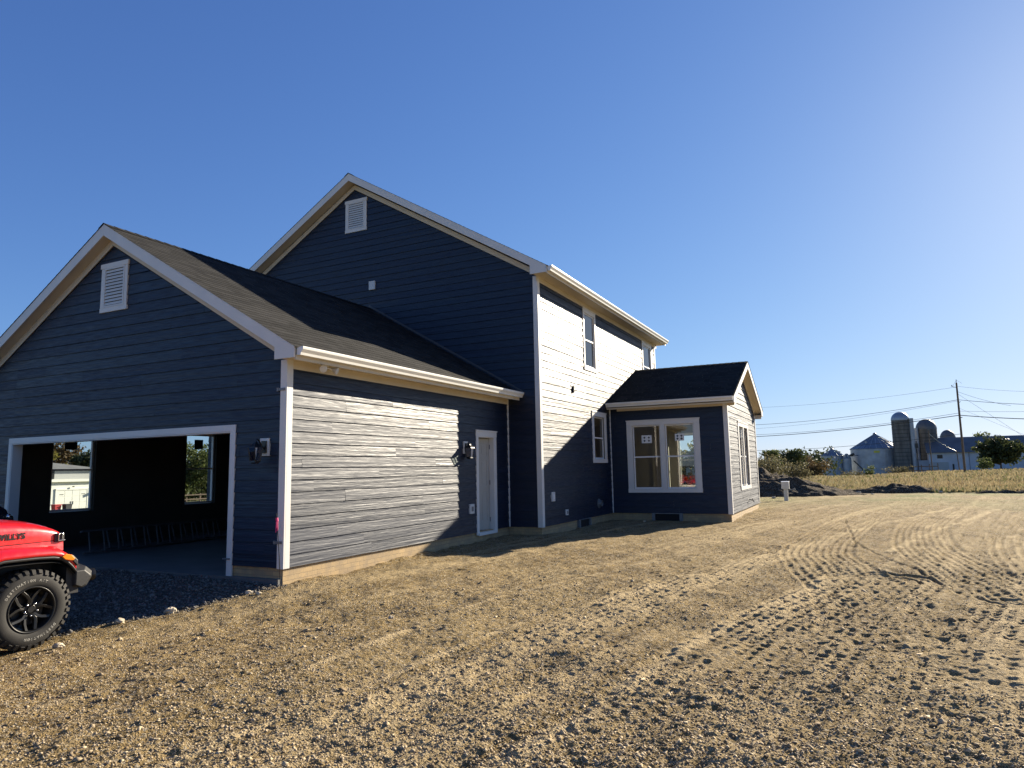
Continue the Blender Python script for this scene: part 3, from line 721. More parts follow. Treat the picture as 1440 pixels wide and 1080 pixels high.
def detail(x, y):
    h = np.zeros_like(x); tone = np.zeros_like(x); used = np.zeros_like(x)
    msk0 = fbm(x * .9, y * .9, 91, 3)
    for (ln, hw, pit, rows, amp) in TR:
        b_, sd, s = near(ln, x, y, hw + .2)
        ins_ = ss(hw + .03, hw - .03, b_) * (b_ < 1e8)
        rw = 2 * hw / rows; r_ = np.floor((sd + hw) / rw); fr = ((sd + hw) / rw) % 1
        wob = .25 * vn(x * 3, y * 3, 5) + .8 * vn(x * .8, y * .8, 6)
        sc_ = s / (pit * 1.3) + .5 * (r_ % 2) + wob; ci = np.floor(sc_); rc = hsh(ci, r_ + 40 * hw * 10 // 1, 7)
        lug = np.clip(np.sin(PI * (sc_ - ci)) * 1.7 - .55, 0, 1) * np.clip(np.sin(PI * fr) * 1.7 - .5, 0, 1) * (.25 + 1.1 * rc)
        gro = np.clip(-np.cos(2 * PI * fr) * 1.2, -.3, 1)
        k = ins_ * np.clip(.8 + .8 * msk0 + .4 * amp, 0, 1.2) * amp
        k = k * (1 - .6 * np.clip(used, 0, 1))
        h = h - (.0085 + .0065 * ss(5, 9, np.hypot(x - CX, y - CY))) * lug * k - .005 * gro * k * ss(6, 10, np.hypot(x - CX, y - CY)) - .006 * ins_ * amp + .010 * np.exp(-((b_ - hw - .02) / .03) ** 2) * amp * (b_ < 1e8)
        tone = tone + .42 * k * (1 - lug) ** 2 * (.5 + vn(x * 2, y * 2, 8))
        used = np.maximum(used, ins_)
    for (ln, w, st) in LINES:
        b_, sd, s = near(ln, x, y, w * 4)
        q = np.exp(-(b_ / w) ** 2) * (b_ < 1e8) * st * np.clip(.75 + 1.6 * fbm(x * 2.2, y * 2.2, 33, 3), 0, 1.2)
        h = h + .014 * q; tone = tone + 1.3 * q
    for (ln, w, st) in DARK:
        b_, sd, s = near(ln, x, y, w * 5)
        q = np.exp(-(b_ / w) ** 2) * (b_ < 1e8) * st
        h = h - .016 * q + .004 * np.exp(-((b_ - 2 * w) / w) ** 2) * (b_ < 1e8); tone = tone - .3 * q
    return h, tone
def ground_h(x, y, full=False):
    d = np.hypot(x - CX, y - CY)
    z = base_h(x, y)
    rough = ss(34, 30, y + 0 * x)
    det, tone = detail(x, y)
    z = z + .045 * fbm(x * .45, y * .45, 1, 3) + .030 * fbm(x * 1.7, y * 1.7, 2, 3) * rough
    n1 = fbm(x * 7, y * 7, 20, 4, .62); n2 = fbm(x * 26, y * 26, 40, 3, .6)
    f1 = ss(40, 12, d); f2 = ss(16, 5, d)
    z = z + .010 * n1 * f1 * .8 + .007 * n2 * f2 + .028 * fbm(x * 3.6, y * 2.2, 66, 4, .6) * ss(60, 10, d) * (y < 34)
    cl = vn(x * 15, y * 15, 60); z = z + .022 * np.clip(cl - .28, 0, 1) * ss(22, 8, d) * 2
    pit = vn(x * 4.3 + 5, y * 9, 77); z = z - .025 * np.clip(pit - .33, 0, 1) * ss(30, 10, d)
    xs = x - .2 * y; sf = ss(34, 30, y) * ss(-.6, 1.5, x)
    st1 = fbm(xs * 2.6, y * .10, 81, 4, .6); st2 = fbm(xs * 9, y * .5, 85, 3, .6)
    z = z + det + (.020 * st1 + .010 * st2) * sf
    tone = tone + np.clip(st1 * 1.5 - .12, 0, .5) * sf * .9 + np.clip(st2 * 1.2 - .1, 0, .4) * sf * .6
    z = z + .045 * np.clip(fbm(x * 5, y * 5, 12, 4) + .10, 0, 1) * (np.exp(-(np.maximum(0, x) / .28) ** 2) * (x > -.3) * ss(0, .6, y) * ss(7, 6.6, y) + np.exp(-((y - Cc + .25) / .3) ** 2) * (x > A) * (x < D_ + .4) * .6 + np.exp(-((x - A) / .5) ** 2) * (x > A) * (y > B) * (y < Cc) * .8 + np.exp(-((x - D_ - .3) / .4) ** 2) * (y > Cc) * (y < SE + .8))
    # the rutted lip along the edge of the driveway stone
    z = z + .3 * np.clip(fbm(x * 1.3, y * 1.3, 17, 4), 0, 1) * 0
    return z, tone, n1
# polar grid, fine in the direction the lot is seen
azc = math.atan2(.8904, -.4385)
az = np.concatenate([np.linspace(azc - PI, azc - .74, 110, endpoint=False), np.linspace(azc - .74, azc + .74, 1250, endpoint=False), np.linspace(azc + .74, azc + PI, 110)])
rr = np.concatenate([np.linspace(.05, 1.6, 10, endpoint=False), 1 / np.linspace(1 / 1.6, 1 / 3.2, 120, endpoint=False), 1 / np.linspace(1 / 3.2, 1 / 34., 1150), np.geomspace(34.6, 4500, 110)])
RR, AZ = np.meshgrid(rr, az, indexing='ij')
X = CX + RR * np.cos(AZ); Y = CY + RR * np.sin(AZ)
Zt, tone, n1 = ground_h(X.ravel(), Y.ravel())
X = X.ravel(); Y = Y.ravel()
nr, na = len(rr), len(az)
idx = np.arange(nr * na).reshape(nr, na)
q = np.stack([idx[:-1, :-1], idx[1:, :-1], idx[1:, 1:], idx[:-1, 1:]], -1).reshape(-1, 4)
# leave out the ground under the house slab and floors
cxm = X[q].mean(1); cym = Y[q].mean(1)
inh = ((cxm > -GW + .12) & (cxm < -.12) & (cym > .12) & (cym < GD)) | ((cxm > ML + .1) & (cxm < A - .12) & (cym > B + .1) & (cym < ME - .1)) | ((cxm > A - .12) & (cxm < D_ - .12) & (cym > Cc + .12) & (cym < SE - .12))
q = q[~inh]
me = bpy.data.meshes.new('ground'); me.vertices.add(nr * na)
me.vertices.foreach_set('co', np.stack([X, Y, Zt], 1).ravel())
me.loops.add(q.size); me.loops.foreach_set('vertex_index', q.ravel().astype(np.int32))
me.polygons.add(len(q)); me.polygons.foreach_set('loop_start', np.arange(0, q.size, 4, dtype=np.int32))
me.polygons.foreach_set('loop_total', np.full(len(q), 4, dtype=np.int32))
me.update(calc_edges=True); me.validate()
me.polygons.foreach_set('use_smooth', np.ones(len(me.polygons), dtype=bool))
at = me.color_attributes.new('tone', 'FLOAT_COLOR', 'POINT')
gz = ss(.35, -.15, Y * 1.0) * ss(.1, -.25, X - Y / 2.55 - .18 + .25 * fbm(X * 1.5, Y * 1.5, 51, 3)) * ss(-9, -7.5, X) * ss(-9, -7, Y)
fy = 32.5 + 1.5 * fbm(X * .25, Y * .25, 71, 3)
grs = np.maximum(ss(fy, fy + .8, Y), ss(-16, -18, X))
grs = np.maximum(grs, ss(26, 29, X) * (Y > -20))
grs = np.maximum(grs, np.clip(.75 * ss(14, 31, Y) * (.6 + 1.6 * fbm(X * .5, Y * .25, 141, 4)), 0, .8))
colr = np.zeros((nr * na, 4), dtype=np.float32); colr[:, 0] = np.clip(tone, 0, .92); colr[:, 1] = gz; colr[:, 2] = grs; colr[:, 3] = 1
at.data.foreach_set('color', colr.ravel())
me.materials.append(M['ground'])
g = bpy.data.objects.new('ground', me); COL.objects.link(g); tag(g, 'bare graded dirt lot with digger tracks, dry grass beyond', 'ground', kind='structure')

# loose stones: uncountable
def stones(name, pts, size, mat, label, cat, seed):
    rng = np.random.default_rng(seed); n = len(pts)
    base = np.array([(1, 0, 0), (-1, 0, 0), (0, 1, 0), (0, -1, 0), (0, 0, 1), (0, 0, -1), (.6, .6, .5), (-.6, .5, .5), (.5, -.6, .5), (-.5, -.6, .5)])[:6]
    F_ = np.array([(0, 2, 4), (2, 1, 4), (1, 3, 4), (3, 0, 4), (2, 0, 5), (1, 2, 5), (3, 1, 5), (0, 3, 5)])
    s = size * np.exp(rng.normal(0, .45, n))[:, None, None]
    sc3 = np.stack([rng.uniform(.7, 1.3, n), rng.uniform(.7, 1.3, n), rng.uniform(.45, .9, n)], 1)[:, None, :]
    V = base[None] * s * sc3 + rng.normal(0, .28, (n, 6, 3)) * s
    a = rng.uniform(0, 2 * PI, n); ca, sa = np.cos(a)[:, None], np.sin(a)[:, None]
    V = np.stack([V[..., 0] * ca - V[..., 1] * sa, V[..., 0] * sa + V[..., 1] * ca, V[..., 2]], -1)
    V = V + pts[:, None, :]
    me = bpy.data.meshes.new(name); me.vertices.add(n * 6); me.vertices.foreach_set('co', V.ravel())
    Fi = (F_[None] + (np.arange(n) * 6)[:, None, None]).reshape(-1, 3)
    me.loops.add(Fi.size); me.loops.foreach_set('vertex_index', Fi.ravel().astype(np.int32))
    me.polygons.add(len(Fi)); me.polygons.foreach_set('loop_start', np.arange(0, Fi.size, 3, dtype=np.int32)); me.polygons.foreach_set('loop_total', np.full(len(Fi), 3, dtype=np.int32))
    me.update(calc_edges=True); me.materials.append(mat)
    o = bpy.data.objects.new(name, me); COL.objects.link(o); tag(o, label, cat, kind='stuff'); return o
rng = np.random.default_rng(3)
def inhouse(x, y): return ((x < .1) & (y > -.03) & (y < B) & (x > -GW)) | ((x < A + .08) & (y > B - .1)) | ((x < D_ + .08) & (y > Cc - .1) & (y < SE))
u = rng.uniform(1 / 26., 1 / 2.6, 120000); r = 1 / u; a = azc + rng.uniform(-.78, .78, len(r))
px, py = CX + r * np.cos(a), CY + r * np.sin(a)
k = (~inhouse(px, py)) & (fbm(px * .8, py * .8, 31, 3) > -.22 + .3 * (rng.random(len(px)) - .5)) & (py < 30)
px, py = px[k], py[k]; pz = ground_h(px, py)[0]
stones('loose_pebbles', np.stack([px, py, pz + .001], 1), .0062, M['pebble'], 'small tan pebbles and clods loose on the dirt lot', 'pebbles', 5)
px = rng.uniform(-7.5, .3, 45000); py = rng.uniform(-4.2, -.02, 45000)
k = (px - py / 2.55 < .02 + .22 * rng.random(len(px))); px, py = px[k], py[k]; pz = ground_h(px, py)[0]
stones('driveway_gravel', np.stack([px, py, pz + .004], 1), .0125, M['gravel'], 'grey crushed stone in front of the open garage', 'gravel', 6)
def rock(x, y, s, label, seed):
    rg = random.Random(seed); z = float(ground_h(np.array([x]), np.array([y]))[0][0])
    bm = bmesh.new(); bmesh.ops.create_icosphere(bm, subdivisions=3, radius=s)
    for v in bm.verts:
        p = v.co / s; n_ = vn(np.array([p.x * 1.7 + seed]), np.array([p.y * 1.7 + p.z * 2.1]), seed)[0] + .5 * vn(np.array([p.x * 4 + seed]), np.array([p.y * 4 + p.z * 5]), seed + 3)[0]
        v.co *= (1 + .55 * n_); v.co.z *= .65
    me = bpy.data.meshes.new('rock'); bm.to_mesh(me); bm.free(); me.materials.append(M['rock'])
    o = bpy.data.objects.new('rock', me); COL.objects.link(o); o.location = (x, y, z + s * .32); o.rotation_euler = (0, 0, rg.random() * 6)
    tag(o, label, 'rock')
rock(-.47, -1.42, .075, 'largest pale rock, on the edge between driveway stone and sunlit dirt', 1)
rock(-.10, -.52, .045, 'pale rock beside the garage corner foundation', 2)
rock(.06, -.50, .04, 'small rounded pale rock just right of the garage corner', 3)
rock(-.20, -2.95, .05, 'brown rock beside the front tyre of the red car', 4)
rock(2.75, -1.2, .03, 'small dark rock alone on the dirt in the middle of the lot', 5)
rock(-.62, -2.0, .05, 'pale rock between the front tyre and the largest rock', 6)
rock(1.95, 11.75, .05, 'small white rock in the shade below the sunroom window', 7)

# survey stake
st = empty('survey_stake', (.15, -.25, -.12), 'thin metal stake with a pink ribbon at the garage corner', 'stake')
mb = MB((.15, -.25, -.12)); mb.tube([(.215, -.25, -.12), (.17, -.25, .4), (.125, -.25, .80), (.098, -.25, .97)], .006, 6); mb.build('rod', M['black'], st)
mb = MB((.15, -.25, -.12))
for i, (dx, dz) in enumerate(((0, 0), (.02, -.03), (-.012, -.05))):
    mb.prism([(.115 + dx, -.26, .90 + dz), (.125 + dx, -.262, .90 + dz), (.138 + dx, -.27, .78 + dz), (.126 + dx, -.27, .76 + dz)], (0, .004, 0))
mb.tube([(.12, -.25, .86), (.112, -.25, .91)], .016, 8); mb.build('ribbon', M['pink'], st)

# ladders lying in the garage
def ladder(loc, rz, tilt, L, label, rungs):
    r = empty('ladder', loc, label, 'ladder', 'ladders lying in the garage', rz)
    r.rotation_euler = (0, tilt, rz)
    for s in (0, .42):
        mb = MB(); mb.box((-.015, 0, s), (.055, L, s + .03)); mb.build('rail', M['ladder'], r)
    for i in range(rungs):
        y = (i + .5) * L / rungs; mb = MB(); mb.tube([(.02, y, .03), (.02, y, .42)], .018, 8); mb.build('rung', M['ladder'], r)
    return r
ladder((-6.0, .9, .05), math.radians(2), math.radians(-12), 3.3, 'nearer aluminium ladder lying on its edge on the garage floor', 11)
ladder((-6.3, 1.5, .05), math.radians(-3), math.radians(-24), 3.2, 'farther aluminium ladder lying behind the nearer one in the garage', 11)

# ------------------------------------------------------------------ red off-road car
JX, JY, JZ = -1.374, -3.096, -.25
J = empty('offroad_car', (JX, JY, JZ), 'shiny red off-road car with black wheels parked nose towards the garage', 'car')
def jb(o=(0, 0, 0)): return MB(o)
def sym(mb, a, b): mb.box(a, b); mb.box((-b[0], a[1], a[2]), (-a[0], b[1], b[2])); return mb
# hood
def hood_sec(y, hw, zs, zt, zb=1.075):
    r = [(hw, zb), (hw, zs), (hw - .025, zs + .035), (hw - .10, zt - .022), (hw * .55, zt - .004), (hw * .5, zt + .006), (0, zt + .008)]
    return [(x, y, z) for x, z in r] + [(-x, y, z) for x, z in r[::-1][1:]]
HS = [(-1.0, .735, 1.255, 1.352), (-.6, .71, 1.25, 1.35), (-.3, .69, 1.24, 1.342), (0, .668, 1.222, 1.322), (.2, .648, 1.195, 1.288), (.33, .63, 1.17, 1.248), (.41, .617, 1.145, 1.205), (.455, .61, 1.11, 1.16), (.478, .603, 1.09, 1.11), (.482, .6, 1.078, 1.082)]
def hw_at(y):
    for p, q in zip(HS, HS[1:]):
        if p[0] <= y <= q[0]: t = (y - p[0]) / (q[0] - p[0]); return p[1] + t * (q[1] - p[1])
    return HS[0][1]
mb = jb(); mb.loft([hood_sec(*s) for s in HS]); hood = mb.build('hood', M['red'], J, smooth=True, sub=1, auto=60)
# seam and side panel below the hood
mb = jb()
for s in (1, -1):
    mb.loft([[(s * (hw_at(y) + .0), y, 1.066), (s * (hw_at(y) + .002), y, 1.03), (s * (hw_at(y) + .01), y, .955)] for y in (-1.0, -.6, -.3, 0, .2, .4, .47)])
mb.build('side_panel', M['red'], J, recalc=False)
mb = jb()
for s in (1, -1): mb.loft([[(s * (hw_at(y) - .006), y, 1.09), (s * (hw_at(y) - .006), y, 1.05)] for y in (-1.0, -.6, -.3, 0, .2, .4, .47)])
mb.build('hood_gap', M['black'], J, recalc=False)
# lettering on the hood side
def text_verts(s, size, spacing=1.0, extr=0.0, offset=0.0, outline=0.0):
    cu = bpy.data.curves.new('t', 'FONT'); cu.body = s; cu.size = size; cu.space_character = spacing; cu.extrude = extr; cu.offset = offset; cu.resolution_u = 2
    if outline: cu.fill_mode = 'NONE'; cu.bevel_depth = outline; cu.bevel_resolution = 0
    ob = bpy.data.objects.new('t', cu); me = bpy.data.meshes.new_from_object(ob)
    v = [tuple(x.co) for x in me.vertices]; f = [tuple(p.vertices) for p in me.polygons]
    bpy.data.objects.remove(ob); bpy.data.curves.remove(cu); bpy.data.meshes.remove(me); return v, f
for s in (1, -1):
    v, f = text_verts('WILLYS', .086, 1.06, 0, .0042)
    xm = max(p[0] for p in v); mb = jb(); vv = []
    for p in v:
        y = (.03 - xm + p[0]) if s > 0 else (.03 - p[0]); z = 1.128 + p[1]
        vv.append((s * (hw_at(y) + .0045), y, z))
    mb.add(vv, f)
    # stencil break through the letters
    mb.build('hood_lettering', M['black'], hood, recalc=False)
    mb = jb(); mb.box((s * .615 - .03, .355, 1.05), (s * .615 + .03, .46, 1.15)); lt = mb.build('hood_latch', M['blackplastic'], J, bevel=.012)
    mb = jb(); x = s * .652
    mb.box((x - .006, .385, 1.075), (x + .006, .397, 1.14)); mb.box((x - .006, .425, 1.075), (x + .006, .437, 1.14)); mb.box((x - .006, .385, 1.14), (x + .006, .437, 1.152)); mb.box((x - .006, .385, 1.063), (x + .006, .46, 1.075))
    mb.build('latch_loop', M['chrome'], lt, bevel=.003)
# fenders
def fender(s, y0, path, xin, name='fender'):
    secs = [[(s * xin, y0 + y, z + .085), (s * .80, y0 + y, z + .075), (s * .90, y0 + y, z + .045), (s * .935, y0 + y, z + .005), (s * .94, y0 + y, z - .03)] for y, z in path]
    mb = jb(); mb.loft(secs); o = mb.build(name, M['red'], J, smooth=True, recalc=False)
    sl = o.modifiers.new('s', 'SOLIDIFY'); sl.thickness = .02; sl.offset = -1
    secs = [[(s * .930, y0 + y, z - .032), (s * .938, y0 + y, z - .04), (s * .936, y0 + y, z - .062), (s * .90, y0 + y, z - .07), (s * xin, y0 + y, z - .03)] for y, z in path]
    mb = jb(); mb.loft(secs); fl_ = mb.build('wheel_arch_flare', M['blackplastic'], o, smooth=True, recalc=False)
    sl = fl_.modifiers.new('s', 'SOLIDIFY'); sl.thickness = .012
    return o
fp = [(-.64, .66), (-.60, .76), (-.53, .875), (-.44, .945), (-.30, .978), (0, .975), (.18, .965), (.27, .945), (.34, .90), (.395, .845), (.43, .80)]
for s in (1, -1):
    fd = fender(s, 0, fp, .60)
    fender(s, -3.0, [(y, z) for y, z in fp], .74, 'rear_fender')
    # turn signal lens
    mb = jb(); P = lambda t, w: (s * w, .265 + .135 * t, .945 - .03 * t)
    mb.prism([(s * .93, .26, .915), (s * .93, .30, .945), (s * .93, .37, .925), (s * .93, .412, .880), (s * .93, .38, .862), (s * .93, .30, .880)], (s * .022, 0, 0)); mb.build('turn_signal', M['amber'], fd, bevel=.008)
    mb = jb(); mb.prism([(s * .91, .37, .935), (s * .91, .44, .86), (s * .91, .44, .80), (s * .91, .39, .85)], (s * .04, 0, 0)); mb.build('fender_edge', M['blackplastic'], fd, bevel=.006)
# inner wheel wells / chassis / splash shields
mb = jb()
for s in (1, -1):
    mb.loft([[(s * .615, y, z - .01), (s * .615, y, .35)] for y, z in fp]); mb.loft([[(s * .60, y, z - .03), (s * .93, y, z - .10)] for y, z in fp])
    mb.box((min(s * .55, s * .88), .36, .50), (max(s * .55, s * .88), .50, .80)); 
mb.box((-.45, -3.6, .40), (-.36, .5, .52)); mb.box((.36, -3.6, .40), (.45, .5, .52)); mb.box((-.5, -.9, .45), (.5, .46, .9))
mb.tube([(-.8, 0, .41), (.8, 0, .41)], .05, 12); mb.tube([(-.8, -3.0, .41), (.8, -3.0, .41)], .05, 12)
mb.build('chassis', M['blackplastic'], J, recalc=False)
# grille
mb = jb(); mb.box((-.585, .40, .62), (.585, .474, 1.06)); gr = mb.build('grille', M['red'], J, bevel=.02)
for i in range(7):
    mb = jb(); x = -.27 + i * .09; mb.box((x - .026, .473, .70), (x + .026, .478, 1.0)); mb.build('grille_slot', M['black'], gr, bevel=.004)
for s in (1, -1):
    mb = jb(); mb.lathe((0, 0, 0), [(0, .0), (.09, .0), (.085, .02), (0, .028)], 24); mb.v = [(s * .42 + p[0], .474 + p[2], .87 + p[1]) for p in mb.v]; mb.build('headlight', M['chrome'], gr, smooth=True, auto=40)
# front bumper with lamps
secs = []
for x, y0, y1, z0, z1 in ((-.93, .44, .60, .56, .74), (-.86, .42, .655, .54, .775), (-.60, .44, .72, .52, .79), (-.3, .46, .75, .52, .78), (0, .46, .755, .52, .78), (.3, .46, .75, .52, .78), (.60, .44, .72, .52, .79), (.86, .42, .655, .54, .775), (.93, .44, .60, .56, .74)):
    h = z1 - z0; secs.append([(x, y0, z0 + .03), (x, y0, z1), (x, y1 - .07, z1), (x, y1, z1 - .06), (x, y1 + .005, z0 + .11), (x, y1 - .05, z0 + .02), (x, y1 - .10, z0)])
mb = jb(); mb.loft(secs, closed=True, caps=True); bp_ = mb.build('front_bumper', M['blackplastic'], J, bevel=.012)
for s in (1, -1):
    mb = jb(); mb.lathe((0, 0, 0), [(.0, .012), (.048, .012), (.055, .03), (.066, .032), (.07, .0), (.066, -.02)], 24); mb.v = [(s * .80 + p[0] + s * .3 * p[2], .683 + p[2] - .25 * s * p[0] * .9, .665 + p[1]) for p in mb.v]; fo = mb.build('fog_lamp', M['rim'], bp_, smooth=True, auto=40)
    mb = jb(); mb.tube([(s * .30, .70, .60), (s * .30, .80, .60), (s * .36, .80, .60), (s * .36, .70, .60)], .014, 8); mb.build('tow_hook', M['black'], bp_)
# tub, doors, cab, roof
def cabsec(y, hwb, hwt, zb, zt): return [(hwb, y, zb), (hwb + .01, y, (zb + zt) / 2), (hwt, y, zt), (-hwt, y, zt), (-hwb - .01, y, (zb + zt) / 2), (-hwb, y, zb)]
mb = jb(); mb.loft([cabsec(-1.0, .735, .735, .50, 1.24), cabsec(-1.3, .78, .76, .50, 1.24), cabsec(-2.5, .79, .77, .50, 1.23), cabsec(-3.72, .78, .76, .55, 1.22)], closed=True, caps=True); tub = mb.build('body_tub', M['red'], J, bevel=.02)
for s in (1, -1):
    for (ya, yb) in ((-1.98, -1.12), (-2.62, -2.02)):
        mb = jb(); mb.box((min(s * .79, s * .805), ya, .56), (max(s * .79, s * .805), yb, 1.20)); dd = mb.build('door', M['red'], J, bevel=.012)
        mb = jb(); mb.box((min(s * .805, s * .835), ya + .05, 1.05), (max(s * .805, s * .835), ya + .18, 1.09)); mb.build('door_handle', M['black'], dd, bevel=.006)
    mb = jb(); mb.add([(s * .765, -1.25, 1.25), (s * .765, -2.65, 1.25), (s * .70, -2.65, 1.66), (s * .70, -1.52, 1.66)], [(0, 1, 2, 3)]); mb.add([(s * .765, -2.75, 1.25), (s * .765, -3.6, 1.25), (s * .70, -3.55, 1.66), (s * .70, -2.75, 1.66)], [(0, 1, 2, 3)]); mb.build('side_window', M['glass'], J, recalc=False)
    mb = jb(); mb.tube([(s * .735, -.98, 1.22), (s * .70, -1.45, 1.68), (s * .70, -3.62, 1.68), (s * .765, -3.70, 1.22)], .028, 8); mb.tube([(s * .765, -2.70, 1.22), (s * .70, -2.70, 1.68)], .03, 8); mb.build('window_pillar', M['black'], J)
    # mirrors
    mb = jb(); mb.box((min(s * .87, s * 1.05), -1.24, 1.25), (max(s * .87, s * 1.05), -1.14, 1.42)); mb.tube([(s * .76, -1.22, 1.25), (s * .92, -1.20, 1.30)], .02, 8); mb.build('wing_mirror', M['blackplastic'], J, bevel=.02)
mb = jb(); mb.loft([[( .70, -1.42, 1.69), (.60, -1.42, 1.735), (-.60, -1.42, 1.735), (-.70, -1.42, 1.69)], [(.70, -3.66, 1.69), (.60, -3.66, 1.735), (-.60, -3.66, 1.735), (-.70, -3.66, 1.69)]], closed=True, caps=True); mb.build('roof_top', M['blackplastic'], J, bevel=.015)
mb = jb(); mb.add([(.70, -.99, 1.25), (-.70, -.99, 1.25), (-.66, -1.42, 1.68), (.66, -1.42, 1.68)], [(0, 1, 2, 3)]); mb.build('windscreen', M['glass'], J, recalc=False)
mb = jb(); mb.tube([(.72, -.98, 1.235), (-.72, -.98, 1.235)], .03, 8); mb.box((-.66, -1.02, 1.27), (.66, -.90, 1.345)); mb.build('cowl', M['black'], J, bevel=.02)
mb = jb(); mb.tube([(-.35, -.93, 1.35), (.25, -1.02, 1.37)], .012, 6); mb.tube([(-.55, -.90, 1.34), (-.5, -.82, 1.375)], .02, 8); mb.build('wiper', M['black'], J)
for x in (-.38, .38):
    mb = jb(); mb.box((x - .25, -2.15, .8), (x + .25, -1.65, 1.0)); mb.box((x - .24, -2.25, 1.0), (x + .24, -2.1, 1.5)); mb.build('seat', M['blackplastic'], J, bevel=.04)
mb = jb(); mb.box((-.75, -3.95, .5), (.75, -3.76, .75)); mb.build('rear_bumper', M['blackplastic'], J, bevel=.02)
# wheels
def wheel(y, s):
    W = bpy.data.objects.new('wheel', None)
    mb = MB(); xo = 0.
    prof = [(.222, -.028), (.235, -.012), (.262, -.002), (.30, .004), (.338, -.004), (.368, -.016), (.388, -.034), (.394, -.06), (.394, -.20), (.388, -.226), (.36, -.25), (.30, -.265), (.24, -.25), (.222, -.235)]
    mb.lathe((0, 0, 0), prof, 72, axis='x')
    for i in range(36):
        a = 2 * PI * i / 36
        def blk(x0, x1, r0, r1, da, off=0):
            P = [(x0, r0, -da), (x0, r0, da), (x0, r1, da * .8), (x0, r1, -da * .8), (x1, r0, -da), (x1, r0, da), (x1, r1, da * .8), (x1, r1, -da * .8)]
            mb.add([(x, rr_ * math.cos(a + off + t), rr_ * math.sin(a + off + t)) for x, rr_, t in P], [(0, 3, 2, 1), (4, 5, 6, 7), (0, 1, 5, 4), (1, 2, 6, 5), (2, 3, 7, 6), (3, 0, 4, 7)])
        long_ = i % 2
        # shoulder block running down onto the sidewall
        d1 = .055
        P = []
        rs = [(-.075, .392), (-.030, .386), (-.016 + .0, .366 - .012 * long_)]
        ro_ = [(-.075, .411), (-.020, .405), (.002, .372 - .014 * long_)]
        for (x, r_) in rs: P += [(x, r_, -d1), (x, r_, d1)]
        for (x, r_) in ro_: P += [(x, r_, -d1 * .85), (x, r_, d1 * .85)]
        vs = [(x, r_ * math.cos(a + t), r_ * math.sin(a + t)) for x, r_, t in P]
        mb.add(vs, [(6, 7, 9, 8), (8, 9, 11, 10), (0, 6, 8, 2), (2, 8, 10, 4), (1, 3, 9, 7), (3, 5, 11, 9), (4, 10, 11, 5), (0, 1, 7, 6)])
        blk(-.118, -.082, .392, .410, .05, .03 * (1 if i % 2 else -1)); blk(-.168, -.128, .392, .410, .05, .08); blk(-.235, -.178, .386, .409, .055, .02)
    t = mb.build('tyre', M['rubber'], None, smooth=True, auto=35)
    mb = MB(); mb.lathe((0, 0, 0), [(.232, -.022), (.238, -.006), (.232, .0), (.222, -.004), (.214, -.03), (.205, -.05), (.200, -.22), (.225, -.235)], 64, axis='x')
    mb.lathe((0, 0, 0), [(.0, -.04), (.052, -.04), (.06, -.05), (.075, -.09), (.0, -.10)], 32, axis='x')
    for i in range(5):
        a0 = 2 * PI * i / 5 + math.radians(92)
        def pt(r_, t, x): return (x, r_ * math.cos(a0 + t), r_ * math.sin(a0 + t))
        for sg in (-1, 1):
            path = [(.045, .10, .38), (.105, .10, .24), (.15, .22, .16), (.21, .40, .115)]
            A_ = [(.05, sg * .02, sg * .42), (.108, sg * .0, sg * .26), (.150, sg * .16, sg * .37), (.214, sg * .36, sg * .50)]
            sec = []
            for j, (r_, t0, t1) in enumerate(A_):
                xf = (-.045, -.030, -.026, -.016)[j]
                sec.append([pt(r_, t0, xf), pt(r_, t1, xf - .004), pt(r_, t1, xf - .045), pt(r_, t0, xf - .045)])
            mb.loft(sec, closed=True, caps=True)
    rm = mb.build('rim', M['rim'], None, bevel=.003, smooth=True, auto=30)
    mb = MB(); mb.lathe((0, 0, 0), [(.0, -.10), (.165, -.10), (.165, -.12), (0, -.12)], 40, axis='x'); bd = mb.build('brake_disc', M['black'], None)
    mb = MB(); mb.lathe((0, 0, 0), [(.0, -.026), (.030, -.026), (.034, -.040), (0, -.042)], 24, axis='x'); cap = mb.build('hub_cap', M['black'], None)
    mb = MB()
    for i in range(5):
        a = 2 * PI * i / 5 + math.radians(56); c_ = (0, .064 * math.cos(a), .064 * math.sin(a))
        mb.lathe(c_, [(.0, -.012), (.006, -.013), (.011, -.02), (.012, -.045), (0, -.045)], 12, axis='x')
    nuts = mb.build('lug_nut', M['chrome'], None, smooth=True)
    kids = [t, rm]
    parts = [(t, None), (rm, None), (bd, rm), (cap, rm), (nuts, rm)]
    mb = MB()
    def arc_text(s_, mid_deg, r_, up=True, size=.04):
        n_ = len(s_); step = size * .93 / r_
        for i, ch in enumerate(s_):
            if ch == ' ': continue
            v, f = text_verts(ch, size, 1, 0, 0, .0012)
            if not v: continue
            w = max(p[0] for p in v) + min(p[0] for p in v)
            th = math.radians(mid_deg) - (i - (n_ - 1) / 2) * step * (1 if up else -1)
            # wheel seen from outside (+x looking -x): right = +y, up = +z
            vv = []
            for p in v:
                lx, ly = p[0] - w / 2, (p[1] - size * .35)
                rad = Vector((math.cos(th), math.sin(th))) * (1 if up else -1); tan = Vector((rad.y, -rad.x))
                cc = Vector((math.cos(th), math.sin(th))) * r_
                pos = cc + tan * lx + rad * ly
                rr_ = pos.length; xx = .0045 - abs(rr_ - .30) * .12
                vv.append((xx + p[2] * .5, pos.x, pos.y))
            mb.add(vv, f)
    arc_text('DESTINATION A/T', 108, .300, size=.034); arc_text('DESTINATION', 290, .300, size=.034)
    tx = mb.build('tyre_lettering', M['letter'], None, recalc=False)
    parts.append((tx, t))
    return parts
proto = wheel(0, 1)
